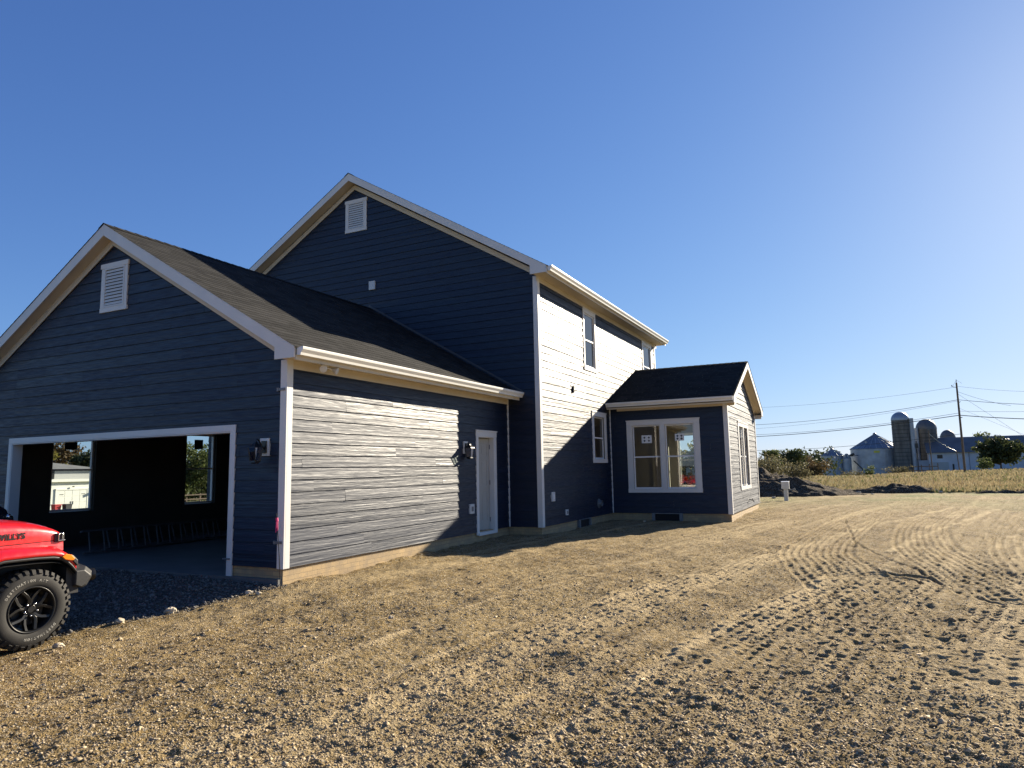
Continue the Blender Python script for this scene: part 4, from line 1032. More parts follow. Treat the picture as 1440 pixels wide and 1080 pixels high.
def place_wheel(parts, x, y, flip, rx, first=False):
    mp = {}
    for o, par in parts:
        if o.name.split('.')[0] in ('tyre',): pass
    W = bpy.data.objects.new('wheel', None); COL.objects.link(W); W.parent = J; W.location = (x, y, .405); W.rotation_euler = (rx, 0, PI if flip else 0)
    for o, par in parts:
        c = o if first else o.copy()
        if not first: COL.objects.link(c)
        mp[o] = c; c.parent = W
    return W
# a wheel is one part (the tyre mesh) carrying rim, nuts and lettering as sub-parts
def place_wheel2(parts, x, y, flip, rx, first=False):
    tyre = parts[0][0]; tc = tyre if first else tyre.copy()
    if not first: COL.objects.link(tc)
    tc.name = 'wheel'; tc.parent = J; tc.location = (x, y, .405); tc.rotation_euler = (rx, 0, PI if flip else 0)
    for o, par in parts[1:]:
        c = o if first else o.copy()
        if not first: COL.objects.link(c)
        c.parent = tc
place_wheel2(proto, .93, 0, False, 0, True); place_wheel2(proto, -.93, 0, True, .3); place_wheel2(proto, .93, -3.0, False, 1.1); place_wheel2(proto, -.93, -3.0, True, 2.0)

# dark pickup nosed up to the left side of the garage door
KX, KY, KZ = -5.45, -1.15, -.28
K = empty('pickup_truck', (KX, KY, KZ), 'dark pickup just showing behind the hood of the red car', 'truck')
M['darkpaint'] = simple('dark_paint', (.010, .012, .02), .22, .1)
prof = [(0, .45), (.03, .8), (0, 1.10), (-.09, 1.32), (-.24, 1.42), (-1.35, 1.50), (-3.55, 1.50), (-5.2, 1.45), (-5.25, .55)]
mb = MB(); secs = []
for x, ins_ in ((-.96, .06), (-.90, .0), (-.4, -.03), (.4, -.03), (.90, .0), (.96, .06)): secs.append([(x, y - ins_ * (1 if y > -1 else -1), z - (ins_ if z > 1 else 0)) for y, z in prof])
mb.loft(secs, closed=True, caps=True); mb.build('body', M['darkpaint'], K, bevel=.02)
mb = MB(); mb.loft([[(x, -1.40, 1.49), (x * .82, -1.95, 1.98), (x * .82, -3.1, 2.0), (x, -3.5, 1.49)] for x in (-.84, .84)], closed=True, caps=True); mb.build('cab', M['black'], K, bevel=.03)
for s in (-1, 1):
    mb = MB(); mb.lathe((0, 0, 0), [(0, .03), (.09, .02), (.10, 0)], 20); mb.v = [(s * .80 + p[0], .0 + p[2], 1.15 + p[1]) for p in mb.v]; mb.build('headlight', M['chrome'], K, smooth=True)
    mb = MB(); mb.tube([(s * .97, -.06, 1.20), (s * .99, -.14, 1.22)], .035, 8); mb.build('marker_lamp', M['chrome'], K, smooth=True)
    for y in (-.95, -4.2):
        mb = MB(); mb.lathe((s * .84, y, .40), [(.0, -.10), (.22, -.10), (.24, -.12), (.38, -.12), (.40, -.08), (.40, .08), (.38, .12), (.24, .12), (.22, .10), (0, .10)], 32, axis='x'); mb.build('wheel', M['rubber'], K, smooth=True, auto=40)
        mb = MB(); mb.loft([[(s * .965 - .002, y + .5 * math.cos(t), .40 + .5 * math.sin(t)), (s * .99, y + .5 * math.cos(t), .40 + .5 * math.sin(t)), (s * .99, y + .56 * math.cos(t), .40 + .56 * math.sin(t)), (s * .965 - .002, y + .56 * math.cos(t), .40 + .56 * math.sin(t))] for t in [PI * i / 16 for i in range(17)]], closed=True); mb.build('wheel_arch', M['blackplastic'], K)

# ------------------------------------------------------------------ lot edge: mounds, pedestal
def mound(name, cx_, cy_, rx, ry, h, label, seed, res=110, rot=0):
    u = np.linspace(-1.15, 1.15, res); U, V = np.meshgrid(u, u, indexing='ij'); U = U.ravel(); V = V.ravel()
    x = U * rx; y = V * ry; c, s = math.cos(rot), math.sin(rot); wx = cx_ + x * c - y * s; wy = cy_ + x * s + y * c
    r = np.hypot(U, V) + .22 * fbm(wx * .6, wy * .6, seed, 3)
    prof = np.clip(1 - r, 0, 1) ** .75
    z = h * prof * (1 + .5 * fbm(wx * 1.1, wy * 1.1, seed + 5, 3)) + prof ** .3 * (.16 * fbm(wx * 3, wy * 3, seed + 9, 4) + .05 * fbm(wx * 9, wy * 9, seed + 12, 3)) - .12 * (prof <= 0)
    z = z + base_h(wx, wy) - .02
    me = bpy.data.meshes.new(name); idx = np.arange(res * res).reshape(res, res)
    q = np.stack([idx[:-1, :-1], idx[1:, :-1], idx[1:, 1:], idx[:-1, 1:]], -1).reshape(-1, 4)
    me.from_pydata(np.stack([wx, wy, z], 1).tolist(), [], q.tolist()); me.materials.append(M['pile'])
    me.polygons.foreach_set('use_smooth', [True] * len(me.polygons))
    o = bpy.data.objects.new(name, me); COL.objects.link(o); tag(o, label, 'dirt pile')
mound('dirt_pile', 2.0, 31.0, 6.0, 2.8, 1.15, 'tall dark heap of topsoil behind the sunroom', 4)
mound('dirt_pile', 14.2, 32.0, 2.4, .45, .16, 'long thin ridge of dark clods right of the low soil heap', 14, 60)
mound('dirt_pile', 20.5, 32.4, 3.4, .5, .2, 'thin ridge of dark clods at the far right edge of the field', 15, 70)
mound('dirt_pile', 8.9, 33.2, 2.6, 1.0, .42, 'low dark heap of topsoil at the edge of the dry grass', 9, 80)
pd = empty('utility_pedestal', (4.62, 24.3, 0), 'small white utility box on a post beyond the sunroom', 'utility box')
mb = MB((4.62, 24.3, 0)); mb.box((4.46, 24.2, .46), (4.77, 24.4, .74)); mb.prism([(4.45, 24.18, .74), (4.78, 24.18, .74), (4.78, 24.42, .77), (4.45, 24.42, .77)], (0, 0, .02)); mb.build('box', M['white'], pd, bevel=.01)
mb = MB((4.62, 24.3, 0)); mb.box((4.54, 24.24, -.1), (4.60, 24.32, .46)); mb.box((4.65, 24.24, -.1), (4.71, 24.32, .46)); mb.box((4.60, 24.26, -.05), (4.65, 24.30, .46)); mb.build('post', M['white'], pd)
mb = MB((4.62, 24.3, 0)); mb.tube([(4.76, 24.28, .42), (4.95, 24.28, .44)], .02, 8); mb.box((4.92, 24.25, .40), (5.0, 24.31, .48)); mb.build('tap', M['steelgrey'], pd)
for i, (x, y, s) in enumerate(((5.3, 29.2, .10), (7.4, 31.5, .12), (11.0, 32.3, .09), (8.0, 30.9, .07), (3.9, 26.5, .08))):
    rock(x, y, s, ['pale stone at the foot of the tall soil heap', 'pale stone between the two soil heaps', 'pale stone at the right end of the low soil heap', 'small pale stone in front of the low soil heap', 'small pale stone near the utility box'][i], 20 + i)

# grass field
def blades(name, n, area, hmin, hmax, mat, label, seed, w=.03, lean=.35, dens=None):
    rng = np.random.default_rng(seed); x, y = area(rng, n); z = base_h(x, y) + .045 * fbm(x * .45, y * .45, 1, 3) - .02
    if dens is not None: k = dens(x, y, rng); x, y, z = x[k], y[k], z[k]
    n = len(x); a = rng.uniform(0, PI, n); h = rng.uniform(hmin, hmax, n) * (1 + .9 * fbm(x * .3, y * .3, 3, 3)); la = rng.normal(0, lean, (n, 2)) * h[:, None]
    d = np.hypot(x - CX, y - CY); ww = w * (1 + d / 30)
    dx, dy = np.cos(a) * ww, np.sin(a) * ww
    V = np.stack([np.stack([x - dx, y - dy, z], 1), np.stack([x + dx, y + dy, z], 1), np.stack([x + la[:, 0], y + la[:, 1], z + h], 1)], 1).reshape(-1, 3)
    me = bpy.data.meshes.new(name); me.vertices.add(len(V)); me.vertices.foreach_set('co', V.ravel())
    me.loops.add(3 * n); me.loops.foreach_set('vertex_index', np.arange(3 * n, dtype=np.int32)); me.polygons.add(n)
    me.polygons.foreach_set('loop_start', np.arange(0, 3 * n, 3, dtype=np.int32)); me.polygons.foreach_set('loop_total', np.full(n, 3, dtype=np.int32)); me.update(calc_edges=True)
    me.materials.append(mat); o = bpy.data.objects.new(name, me); COL.objects.link(o); tag(o, label, 'grass', kind='stuff'); return o
def field(rng, n):
    u = rng.uniform(1 / 200., 1 / 39., n); r = 1 / u; a = azc + rng.uniform(-.75, -.02, n); return CX + r * np.cos(a), CY + r * np.sin(a)
def dens(x, y, rng):
    f = 32.8 + 1.5 * fbm(x * .25, y * .25, 71, 3)
    return (y > f) & ~(((x - 1.6) / 5) ** 2 + ((y - 31) / 3.2) ** 2 < .8) & ~(((x - 8.9) / 2.4) ** 2 + ((y - 33.2) / .8) ** 2 < .9) & (x > -8) & (y < 150)
blades('dry_grass', 90000, field, .10, .30, M['straw'], 'dry yellow field grass beyond the dirt lot', 1, dens=dens)
blades('green_weeds', 14000, field, .14, .32, M['leaf_mid'], 'green weeds among the dry grass', 2, dens=lambda x, y, r: dens(x, y, r) & (fbm(x * .08, y * .3, 7, 3) > .1))

# ------------------------------------------------------------------ trees
def tree(loc, h, w, mat, label, name='tree', n=2600, leaf=.35, trunk_h=.35, seed=1, blobs=9, cat='tree', flat=1.0, group=None, bot=.25):
    rng = np.random.default_rng(seed); loc = (loc[0], loc[1], float(base_h(loc[0], loc[1])) - .1 if len(loc) < 3 else loc[2])
    r = empty(name, loc, label, cat, group)
    mb = MB(); th = h * trunk_h; top = Vector((rng.normal(0, .03) * h, 0, h * .8)); tr_ = max(.06, h * .022)
    mb.tube([(0, 0, -.3), (0, 0, th), top * .75, top], [tr_ * 1.3, tr_, tr_ * .6, tr_ * .15], 9)
    cs = []
    for i in range(blobs):
        f = rng.uniform(bot, .92); rad = w * .5 * math.sqrt(max(.05, 1 - (2 * f - 1.0) ** 2 * .8)) * rng.uniform(.35, 1.0); a = rng.uniform(0, 2 * PI)
        c = np.array([rad * math.cos(a), rad * math.sin(a), h * f]); cs.append((c, w * rng.uniform(.15, .27)))
        mb.tube([(0, 0, max(.1, c[2] * .55)), (c[0] * .5, c[1] * .5, c[2] * .8), tuple(c)], [tr_ * .5, tr_ * .35, tr_ * .1], 6)
    mb.build('trunk', M['bark'], r)
    P = []
    for c, rad in cs:
        k = int(n / blobs); d = rng.normal(0, 1, (k, 3)); d /= np.linalg.norm(d, axis=1)[:, None]
        rr_ = rad * (.55 + .5 * rng.random(k) ** .6) * (1 + .35 * np.sin(d[:, 0] * 5 + d[:, 2] * 7)); p = c + d * rr_[:, None] * np.array([1.15, 1.15, .75 * flat]); P.append(p)
    P = np.vstack(P); P = P[P[:, 2] > .02 * h]; n = len(P)
    A1 = rng.normal(0, 1, (n, 3)); A1 /= np.linalg.norm(A1, axis=1)[:, None]; B1 = np.cross(A1, rng.normal(0, 1, (n, 3))); B1 /= np.linalg.norm(B1, axis=1)[:, None]
    s = leaf * rng.uniform(.5, 1.2, n)[:, None]
    V = np.stack([P - A1 * s, P + B1 * s * .5, P + A1 * s, P - B1 * s * .5 + A1 * s * .2], 1).reshape(-1, 3)
    me = bpy.data.meshes.new('crown'); me.from_pydata(V.tolist(), [], (np.arange(4 * n).reshape(n, 4)).tolist()); me.materials.append(mat)
    o = bpy.data.objects.new('crown', me); COL.objects.link(o); o.parent = r; return r
RC = None
def at(px, py, y):   # only a note of where distant things stand, in metres
    return None
# right hand trees by the barn
tree((29.4, 135), 5.2, 5.6, M['leaf_dark'], 'dark spreading evergreen in front of the long barn', n=8000, leaf=.32, seed=3, blobs=24, trunk_h=.25, bot=.3)
tree((32.0, 175), 9.2, 5.0, M['leaf_mid'], 'sparse tree showing above the barn roof', n=900, leaf=.32, seed=5, blobs=9, bot=.6)
tree((25.2, 119), 1.9, 2.0, M['leaf_mid'], 'round green bush at the foot of the dark evergreen', 'bush', n=1200, leaf=.14, seed=6, cat='bush', trunk_h=.1)
tree((9.35, 112), 2.0, 1.9, M['leaf_mid'], 'weedy bush in front of the big grain bin', 'bush', n=900, leaf=.13, seed=8, cat='bush', trunk_h=.1)
tree((13.1, 118), 1.5, 3.4, M['leaf_brush'], 'low brush beside the rail fence under the silos', 'bush', n=1300, leaf=.13, seed=9, cat='bush', trunk_h=.1)
tree((6.9, 108), 1.2, 3.0, M['leaf_brush'], 'low dry brush left of the big grain bin', 'bush', n=900, leaf=.13, seed=19, cat='bush', trunk_h=.1)
# brush behind the sunroom
tree((1.3, 44), 1.95, 3.6, M['leaf_brush'], 'tall brown-green brush right behind the tall soil heap', 'bush', n=6500, leaf=.075, seed=10, cat='bush', trunk_h=.1, blobs=18, bot=.2)
tree((3.2, 47), 1.5, 2.4, M['leaf_brush'], 'brown brush right of the tallest brush behind the soil heap', 'bush', n=3500, leaf=.075, seed=11, cat='bush', trunk_h=.1, blobs=14, bot=.2)
tree((-.7, 70), 3.1, 2.3, M['leaf_mid'], 'thin leafy tree nearest the sunroom gable', n=1500, leaf=.13, seed=12, blobs=10, bot=.45)
tree((.2, 84), 3.2, 3.0, M['leaf_dark'], 'dark round-topped tree left of the small grain bin', n=4200, leaf=.16, seed=13, blobs=14, bot=.3)
tree((1.9, 96), 3.0, 3.8, M['leaf_rust'], 'rust-tinged tree beside the small grain bin', n=3000, leaf=.17, seed=14, blobs=12, bot=.25)
tree((-2.6, 90), 3.4, 3.5, M['leaf_dark'], 'dark tree partly hidden by the sunroom wall', n=2800, leaf=.18, seed=15, blobs=10, bot=.2)
tree((1.0, 108), 3.2, 6, M['leaf_dark'], 'dark bushy tree behind the rust-tinged one', n=3200, leaf=.25, seed=16, blobs=14, bot=.2)
tree((-1.2, 34), 3.0, 4.4, M['leaf_fall'], 'yellow-green tree seen through the sunroom windows', n=12000, leaf=.12, seed=17, blobs=14, bot=.2)
tree((-8, 250), 6.2, 16, M['leaf_dark'], 'far tree line beyond the small grain bin', n=2000, leaf=.7, seed=18, blobs=12, bot=.2)
# neighbours seen through the garage windows
tree((-88, 47.2), 10.2, 7, M['leaf_rust'], 'tall autumn tree left behind the neighbour garage', n=7000, leaf=.26, seed=21, blobs=20)
tree((-75, 40.6), 6.6, 3.0, M['leaf_fall'], 'yellow tree behind the neighbour roof', n=3000, leaf=.2, seed=22, blobs=12, bot=.4)
tree((-80, 49.0), 8.0, 6, M['leaf_dark'], 'dark tree right of the neighbour garage', n=8000, leaf=.25, seed=23, blobs=20)
tree((-60, 46.2), 7.6, 5.0, M['leaf_mid'], 'large green tree framed by the right garage window', n=9000, leaf=.2, seed=24, blobs=24, bot=.2)
tree((-64, 53.5), 6.6, 5, M['leaf_dark'], 'dark tree at the right edge of the right garage window', n=7000, leaf=.22, seed=25, blobs=20, bot=.2)
tree((-76, 61), 4.6, 12, M['leaf_dark'], 'low dark tree mass behind the paddock fence', n=8000, leaf=.28, seed=26, blobs=24, bot=.1)
# neighbour house
nz = -1.95
nh = empty('neighbour_house', (-60, 33.6, nz), 'white and grey house with a white garage door, through the left garage window', 'house')
o_ = (-60, 33.6, nz)
mb = MB(o_); mb.box((-66, 31.0, nz), (-60, 35.6, nz + 3.05)); mb.build('garage_wall', M['nwhite'], nh)
mb = MB(o_); mb.box((-60.0, 30.7, nz + 3.05), (-59.7, 35.9, nz + 3.3)); mb.build('eave_board', M['nwhite'], nh)
mb = MB(o_); mb.box((-72, 20, nz), (-61.0, 36.8, nz + 4.25)); up = mb.build('upper_wall', M['nwall'], nh)
mb = MB(o_)
mb.add([(-60.6, 19.6, nz + 4.25), (-60.6, 37.2, nz + 4.25), (-66.5, 33.2, nz + 5.25), (-66.5, 23, nz + 5.25), (-72.4, 37.2, nz + 4.25), (-72.4, 19.6, nz + 4.25)], [(0, 1, 2, 3), (1, 4, 2), (4, 5, 3, 2), (5, 0, 3)])
mb.build('roof', M['nroof'], nh)
mb = MB(o_); mb.box((-60.99, 32.0, nz + 3.35), (-60.95, 32.45, nz + 4.1)); mb.build('shutter', M['black'], up)
mb = MB(o_); mb.box((-60.0, 32.05, nz), (-59.93, 32.2, nz + 2.4)); mb.box((-60.0, 35.05, nz), (-59.93, 35.2, nz + 2.4)); mb.box((-60.0, 32.05, nz + 2.26), (-59.92, 35.2, nz + 2.42)); mb.build('door_trim', M['nwhite'], nh)
mb = MB(o_); 
for i in range(4):
    for k in range(4): mb.box((-59.99, 32.2 + k * .7125 + .02, nz + .56 * i + .015), (-59.95, 32.2 + (k + 1) * .7125 - .02, nz + .56 * (i + 1) - .015))
mb.box((-60.0, 32.2, nz), (-59.965, 35.05, nz + 2.24)); gd = mb.build('garage_door', M['nwhite'], nh)
mb = MB(o_)
for (y, z) in ((32.45, 1.85), (34.5, 1.85), (32.45, .4), (34.5, .4)): mb.box((-59.949, y, nz + z), (-59.93, y + .35, nz + z + .04))
for y in (33.5, 33.7): mb.box((-59.949, y, nz + .95), (-59.92, y + .04, nz + 1.2))
mb.build('door_hardware', M['black'], gd)
mb = MB(o_); mb.box((-59.9, 33.55, nz + 2.52), (-59.75, 33.68, nz + 2.62)); mb.box((-59.9, 35.3, nz + 1.75), (-59.7, 35.42, nz + 2.0)); mb.build('lamp', M['black'], nh)
def trash(x, y, mat, label):
    r = empty('trash_can', (x, y, nz), label, 'trash can')
    mb = MB((x, y, nz)); mb.loft([[(x - .22, y - .22, nz), (x + .22, y - .22, nz), (x + .22, y + .22, nz), (x - .22, y + .22, nz)], [(x - .3, y - .3, nz + 1.0), (x + .3, y - .3, nz + 1.0), (x + .3, y + .3, nz + 1.0), (x - .3, y + .3, nz + 1.0)]], closed=True, caps=True); mb.build('bin_body', mat, r, bevel=.03)
    mb = MB((x, y, nz)); mb.box((x - .33, y - .34, nz + 1.0), (x + .33, y + .34, nz + 1.07)); mb.build('lid', mat, r, bevel=.02)
trash(-57.5, 30.75, M['canred'], 'red wheeled trash can beside the dark one by the neighbour garage'); trash(-57.3, 31.6, M['candark'], 'dark wheeled trash can beside the neighbour garage door')
# second neighbour + paddock fence
sh_ = empty('small_house', (-92, 70, -2), 'small white house glimpsed at the left of the right garage window', 'house')
mb = MB((-92, 70, -2)); mb.box((-96, 64, -2), (-92, 72.3, .2)); mb.build('wall', M['nwhite'], sh_)
mb = MB((-92, 70, -2)); mb.prism([(-96.4, 63.5, .2), (-91.6, 63.5, .2), (-94, 63.5, 1.7)], (0, 9.3, 0)); mb.build('roof', M['nroof'], sh_)
fe = empty('paddock_fence', (-58, 60, -2), 'dark rail fence across the paddock behind the right garage window', 'fence')
for i in range(16):
    y = 38 + i * 2.0; mb = MB((-58, 60, -2)); mb.box((-55.07, y - .07, -2.2), (-54.93, y + .07, -.4)); mb.build('post', M['wood'], fe)
for z in (-1.5, -1.05, -.6):
    mb = MB((-58, 60, -2)); mb.box((-54.93, 38, z), (-54.88, 68, z + .12)); mb.build('rail', M['wood'], fe)

# ------------------------------------------------------------------ farm
def gz_(x, y): return float(base_h(x, y))
def cone(c, r, z0, z1, n=40, cap=.35): return [(r * 1.03, z0 - .05), (r * 1.03, z0), (cap, z1), (cap, z1 + .3), (cap * .6, z1 + .45), (0, z1 + .5)]
def grain_bin(x, y, r, zb, ze_, zp, label, sign=False, seed=0):
    g_ = empty('grain_bin', (x, y, zb), label, 'grain bin', 'grain bins of the farm')
    mb = MB(); pr = []; z = 0; H_ = ze_ - zb; k = 0
    while z < H_: pr.append((r + (.03 if k % 2 else 0), z)); z += .16; k += 1
    pr.append((r, H_)); mb.lathe((0, 0, 0), pr, 56); mb.build('bin_wall', M['binmetal'], g_, smooth=True, recalc=False)
    mb = MB(); mb.lathe((0, 0, 0), cone(None, r, H_, zp - zb), 40); rf = mb.build('bin_roof', M['binroof'], g_, smooth=True, auto=30)
    mb = MB()
    for k in range(24):
        a = 2 * PI * k / 24; mb.tube([(r * 1.03 * math.cos(a), r * 1.03 * math.sin(a), H_ + .03), (.4 * math.cos(a), .4 * math.sin(a), zp - zb + .03)], .045, 5)
    mb.build('roof_rib', M['binmetal'], rf)
    mb = MB()
    for a in (-.9, .3, -2.2): mb.tube([(r * .6 * math.cos(a), r * .6 * math.sin(a), H_ + (zp - zb - H_) * .35), (r * .6 * math.cos(a), r * .6 * math.sin(a), H_ + (zp - zb - H_) * .35 + .55)], .25, 8)
    mb.build('roof_vent', M['binmetal'], rf)
    mb = MB()
    for s in (-.2, .2): mb.tube([(r * .35 + s, -r * .96, 0), (r * .35 + s, -r * .96, H_)], .03, 5)
    for k in range(int(H_ / .35)): mb.tube([(r * .35 - .2, -r * .96, .2 + k * .35), (r * .35 + .2, -r * .96, .2 + k * .35)], .02, 4)
    mb.build('bin_ladder', M['alu'], g_)
    if sign: mb = MB(); mb.box((-.5, -r - .06, H_ - .85), (.55, -r - .02, H_ - .45)); mb.build('sign_plate', M['yellow'], g_)
    return g_
zf = -1.6
grain_bin(11.25, 154.5, 4.75, zf, 4.25, 7.1, 'largest grain bin with a small yellow plate under its roof edge', True)
grain_bin(3.05, 152, 2.15, zf, 3.0, 4.15, 'small round grain bin on the far left of the farm')
grain_bin(5.75, 151, .82, zf, 2.4, 2.9, 'narrow metal tank right of the small grain bin')
au = empty('grain_auger', (7.0, 149, zf), 'sloping grain auger between the bins', 'auger')
mb = MB((7.0, 149, zf)); mb.tube([(7.0, 149, 1.9), (8.4, 148.6, .3), (8.6, 148.5, -1.4)], .12, 6); mb.tube([(6.4, 149, 2.9), (7.2, 149, 3.3)], .25, 6); mb.tube([(6.5, 149, 2.8), (7.9, 149, 2.9)], .06, 5); mb.build('auger_tube', M['black'], au)
def silo(x, y, r, zt, dome, label, chute=True, side=1):
    g_ = empty('silo', (x, y, zf), label, 'silo', 'concrete silos of the farm'); Hh = zt - zf
    mb = MB(); mb.lathe((0, 0, 0), [(r, 0), (r, Hh)], 48); mb.build('silo_wall', M['stave'], g_, smooth=True, recalc=False)
    mb = MB(); mb.lathe((0, 0, 0), [(r * 1.02, Hh - .1)] + [(r * 1.02 * math.cos(t), Hh + dome * math.sin(t)) for t in np.linspace(0, PI / 2, 9)], 24); dm = mb.build('dome', M['dome'] if chute and side > 0 else M['domedark'], g_, smooth=True, auto=10)
    mb = MB()
    for k in range(int(Hh / .75)): mb.lathe((0, 0, .4 + k * .75), [(r + .03, -.03), (r + .05, 0), (r + .03, .03)], 40)
    mb.build('hoop', M['black'], g_)
    if chute:
        mb = MB(); a = -.35 * side if side > 0 else -2.6
        cx_, cy_ = (r + .35) * math.cos(a), (r + .35) * math.sin(a); mb.tube([(cx_, cy_, 0), (cx_, cy_, Hh + .2)], .42, 12); mb.build('chute', M['binmetal'], g_, smooth=True, auto=40)
        mb = MB(); cx_, cy_ = (r + .95) * math.cos(a), (r + .95) * math.sin(a)
        mb.tube([(cx_, cy_, 0), (cx_, cy_, Hh * .62)], .08, 6); mb.box((cx_ - .2, cy_ - .2, Hh * .5), (cx_ + .25, cy_ + .2, Hh * .58)); mb.build('fill_pipe', M['black'], g_)
    return g_
silo(15.85, 150, 1.6, 9.8, 1.6, 'tallest concrete silo with a pale dome and metal chute')
silo(20.6, 155, 1.85, 8.0, 2.0, 'middle concrete silo with a dark dome', True, -1)
silo(24.9, 162, 1.4, 6.2, 1.75, 'shortest silo whose dome just shows above the barn roof', False)
# barn
bn = empty('barn', (28, 152, zf), 'long low white barn with a grey roof', 'barn')
o_ = (28, 152, zf)
mb = MB(o_); mb.box((20.2, 150, zf), (47, 160, 3.15)); wl = mb.build('barn_wall', M['barnwhite'], bn)
mb = MB(o_); mb.prism([(19.9, 149.4, 3.1), (19.9, 160.6, 3.1), (19.9, 155, 6.15)], (27.4, 0, 0)); mb.build('roof', M['barnroof'], bn)
mb = MB(o_); mb.box((15.8, 151, zf), (20.2, 158, 1.7)); mb.build('lean_to', M['barnwhite'], bn)
mb = MB(o_); mb.box((21.6, 149.93, 2.0), (22.5, 149.99, 2.7)); mb.box((29.5, 149.93, 1.6), (30.2, 149.99, 2.3)); mb.build('window', M['black'], wl)
mb = MB(o_); mb.box((20.3, 149.95, zf), (23.4, 149.99, 1.3)); mb.build('barn_door', M['nwall'], wl)
mb = MB(o_); mb.box((24.0, 149.94, -.3), (24.3, 149.99, .9)); mb.box((26.8, 149.95, zf), (26.86, 149.99, 3.0)); mb.build('door_gap', M['black'], wl)
# rail fence below the silos
rf_ = empty('rail_fence', (16, 115, -.8), 'low weathered rail fence below the tallest silo', 'fence')
for i in range(6):
    x = 13.2 + i * 1.1; mb = MB((16, 115, -.8)); z = gz_(x, 118); mb.box((x - .06, 117.95, z - .2), (x + .06, 118.05, z + 1.5)); mb.build('post', M['wood'], rf_)
for dz in (.6, 1.2):
    mb = MB((16, 115, -.8)); z = gz_(16, 118); mb.box((13.2, 117.9, z + dz), (18.7, 117.95, z + dz + .12)); mb.build('rail', M['wood'], rf_)

# poles and wires
def pole(x, y, h, label, r=.16, arms=True, lean=(0, 0), zb=None):
    z = gz_(x, y) if zb is None else zb; p = empty('utility_pole', (x, y, z), label, 'utility pole')
    mb = MB(); mb.tube([(0, 0, -1), (lean[0], lean[1], h)], [r, r * .65], 12); mb.build('shaft', M['wood'], p)
    if arms:
        mb = MB(); mb.tube([(0, 0, h), (0, 0, h + .45)], .04, 6); mb.tube([(-.1, 0, h - .6), (-.55, 0, h - .45)], .03, 6); mb.tube([(-.55, 0, h - .45), (-.55, 0, h - .25)], .05, 6); mb.tube([(0, 0, h + .3), (-.5, 0, h - .5)], .012, 5); mb.tube([(0, 0, h + .4), (.6, 0, h - .1)], .012, 5)
        mb.build('insulator', M['steelgrey'], p)
        mb = MB(); mb.tube([(.12, 0, h - 4.6), (.3, 0, h - 4.6)], .05, 6); mb.tube([(.12, 0, h - 2.6), (.26, 0, h - 2.5)], .04, 6); mb.build('wire_bracket', M['steelgrey'], p)
    return p
PX, PY = 20.05, 100
pole(PX, PY, 11.75 - gz_(PX, PY), 'tall wooden utility pole standing in the field before the barn')
pole(-9.0, 118, 11.5 - gz_(-9, 118), 'utility pole hidden behind the sunroom side of the house', zb=None)
pole(46, 92, 10.8, 'utility pole past the right end of the field')
pole(23.8, 138, 4.2, 'short leaning post against the barn wall', .10, False, (-.25, 0))
pole(18.8, 128, 7.4, 'thin post between the tallest silo and the barn door', .10, False, (-.1, 0))
def wire(p, q, sag, r=.014, mat=None, label='', n=28):
    pts = []
    for i in range(n + 1):
        t = i / n; v = Vector(p).lerp(Vector(q), t); v.z -= sag * 4 * t * (1 - t); pts.append(tuple(v))
    mb = MB(); mb.tube(pts, r * 1.5, 5); o = mb.build('overhead_wire', mat or M['wire'], None); tag(o, label, 'wire')
LX, LY = -9.0, 118
for (za, zb_, r_, nm, sg) in ((11.2, 11.3, .010, 'faint topmost wire left of the tall pole', .5), (9.5, 8.3, .02, 'upper of the dark wires left of the tall pole', .55), (9.35, 7.6, .010, 'faint wire just under the upper dark wire on the left', .5), (7.75, 6.6, .016, 'thin wire above the thick lower cable on the left', .5), (7.45, 6.25, .032, 'thick lower cable left of the tall pole', .4), (5.0, 3.9, .018, 'lowest dark wire left of the tall pole', .5)):
    wire((PX, PY, za), (LX, LY, zb_), sg, r_, None, nm)
for (za, zb_, r_, nm, sg, m_) in ((11.3, 10.6, .009, 'faint topmost wire right of the tall pole', 1.5, None), (9.5, 8.0, .02, 'upper dark wire right of the tall pole', 1.0, None), (8.0, 7.9, .011, 'thin level wire right of the tall pole', .7, None), (7.45, 6.2, .034, 'thick lower cable right of the tall pole', .8, None)):
    wire((PX, PY, za), (46, 92, zb_), sg, r_, m_, nm)
wire((PX, PY, 10.6), (25.2, 97, 8.2), .2, .011, None, 'short slanting wire joining the upper dark wire')
wire((PX, PY, 10.3), (30.5, 96, 0.3), 0, .011, M['wirew'], 'guy wire slanting down right of the tall pole')
wire((PX, PY, 8.4), (33.5, 95, 0.2), 0, .009, M['wirew'], 'lower guy wire right of the tall pole')
wire((19.5, 138, 6.6), (24.4, 145, 3.3), .45, .03, M['wirew'], 'pale service wire sagging along the barn roof')
for i in range(3): wire((30.2 + i * .35, 86, 2.5 - i * .1), (33.6 + i * .3, 86, .2), 0, .022, M['wirew'], ['upper', 'middle', 'lower'][i] + ' of the three pale guy wires at the right edge')

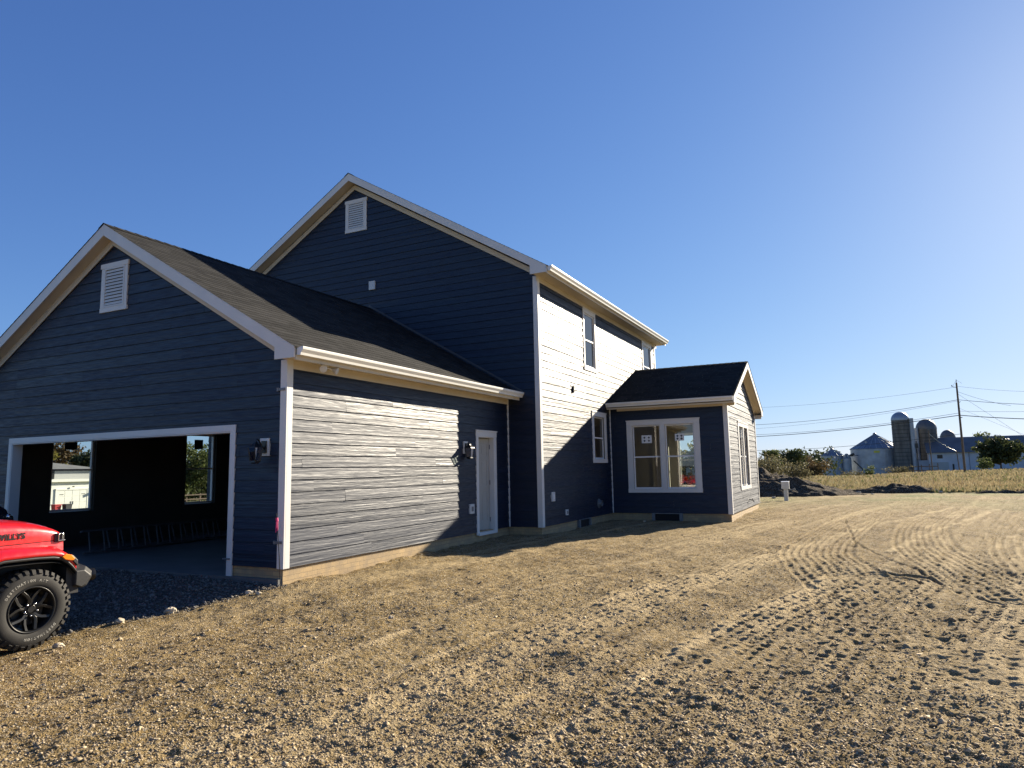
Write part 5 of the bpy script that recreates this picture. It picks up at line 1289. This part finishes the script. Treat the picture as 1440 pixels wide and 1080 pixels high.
# ------------------------------------------------------------------ camera, light, sky
Rm = [[0.89595408, -0.070784, -0.43846997], [0.44375619, 0.10127419, 0.89040664], [-0.01862085, -0.99233722, 0.12214786]]
cam = bpy.data.cameras.new('camera'); co = bpy.data.objects.new('camera', cam); COL.objects.link(co); sc.camera = co
mw = Matrix(((Rm[0][0], -Rm[0][1], -Rm[0][2], 7.388), (Rm[1][0], -Rm[1][1], -Rm[1][2], -7.540), (Rm[2][0], -Rm[2][1], -Rm[2][2], 1.524), (0, 0, 0, 1)))
co.matrix_world = mw; cam.lens = 970.596 / 1440 * 36; cam.sensor_width = 36; cam.clip_end = 9000; cam.clip_start = .05
S = Vector((1, 2.7, 1.09)).normalized()
sun = bpy.data.lights.new('sun', 'SUN'); sun.energy = 5.0; sun.angle = math.radians(.5); sun.color = (1, .885, .70)
so = bpy.data.objects.new('sun', sun); COL.objects.link(so); so.rotation_euler = (-S).to_track_quat('-Z', 'Y').to_euler()
wd = bpy.data.worlds.new('World'); sc.world = wd; wd.use_nodes = True; nt = wd.node_tree
sky = nt.nodes.new('ShaderNodeTexSky'); sky.sky_type = 'NISHITA'; sky.sun_disc = False
sky.sun_elevation = math.asin(S.z); sky.sun_rotation = math.atan2(S.x, S.y)
sky.altitude = 200; sky.air_density = .8; sky.dust_density = .28; sky.ozone_density = 4
def vm(op, a, b):
    n = nt.nodes.new('ShaderNodeVectorMath'); n.operation = op
    for k, v in ((0, a), (1, b)):
        if isinstance(v, tuple): n.inputs[k].default_value = v
        else: nt.links.new(v, n.inputs[k])
    return n.outputs[0]
sx_ = vm('MULTIPLY', sky.outputs[0], (.0385, .0490, .0800))          # clear autumn blue, soft shoulder towards the horizon
sy_ = vm('DIVIDE', vm('MULTIPLY', sx_, (20.2, 20.2, 20.2)), vm('ADD', vm('MULTIPLY', sx_, (2.2, 2.2, 2.2)), (1.0, 1.0, 1.0)))
nt.links.new(sy_, nt.nodes['Background'].inputs[0]); nt.nodes['Background'].inputs[1].default_value = .063
sc.view_settings.view_transform = 'Standard'; sc.view_settings.look = 'None'; sc.view_settings.exposure = 1.45
sc.render.resolution_x = 1024; sc.render.resolution_y = 768
sc.cycles.use_denoising = True; sc.cycles.max_bounces = 8; sc.cycles.transparent_max_bounces = 16
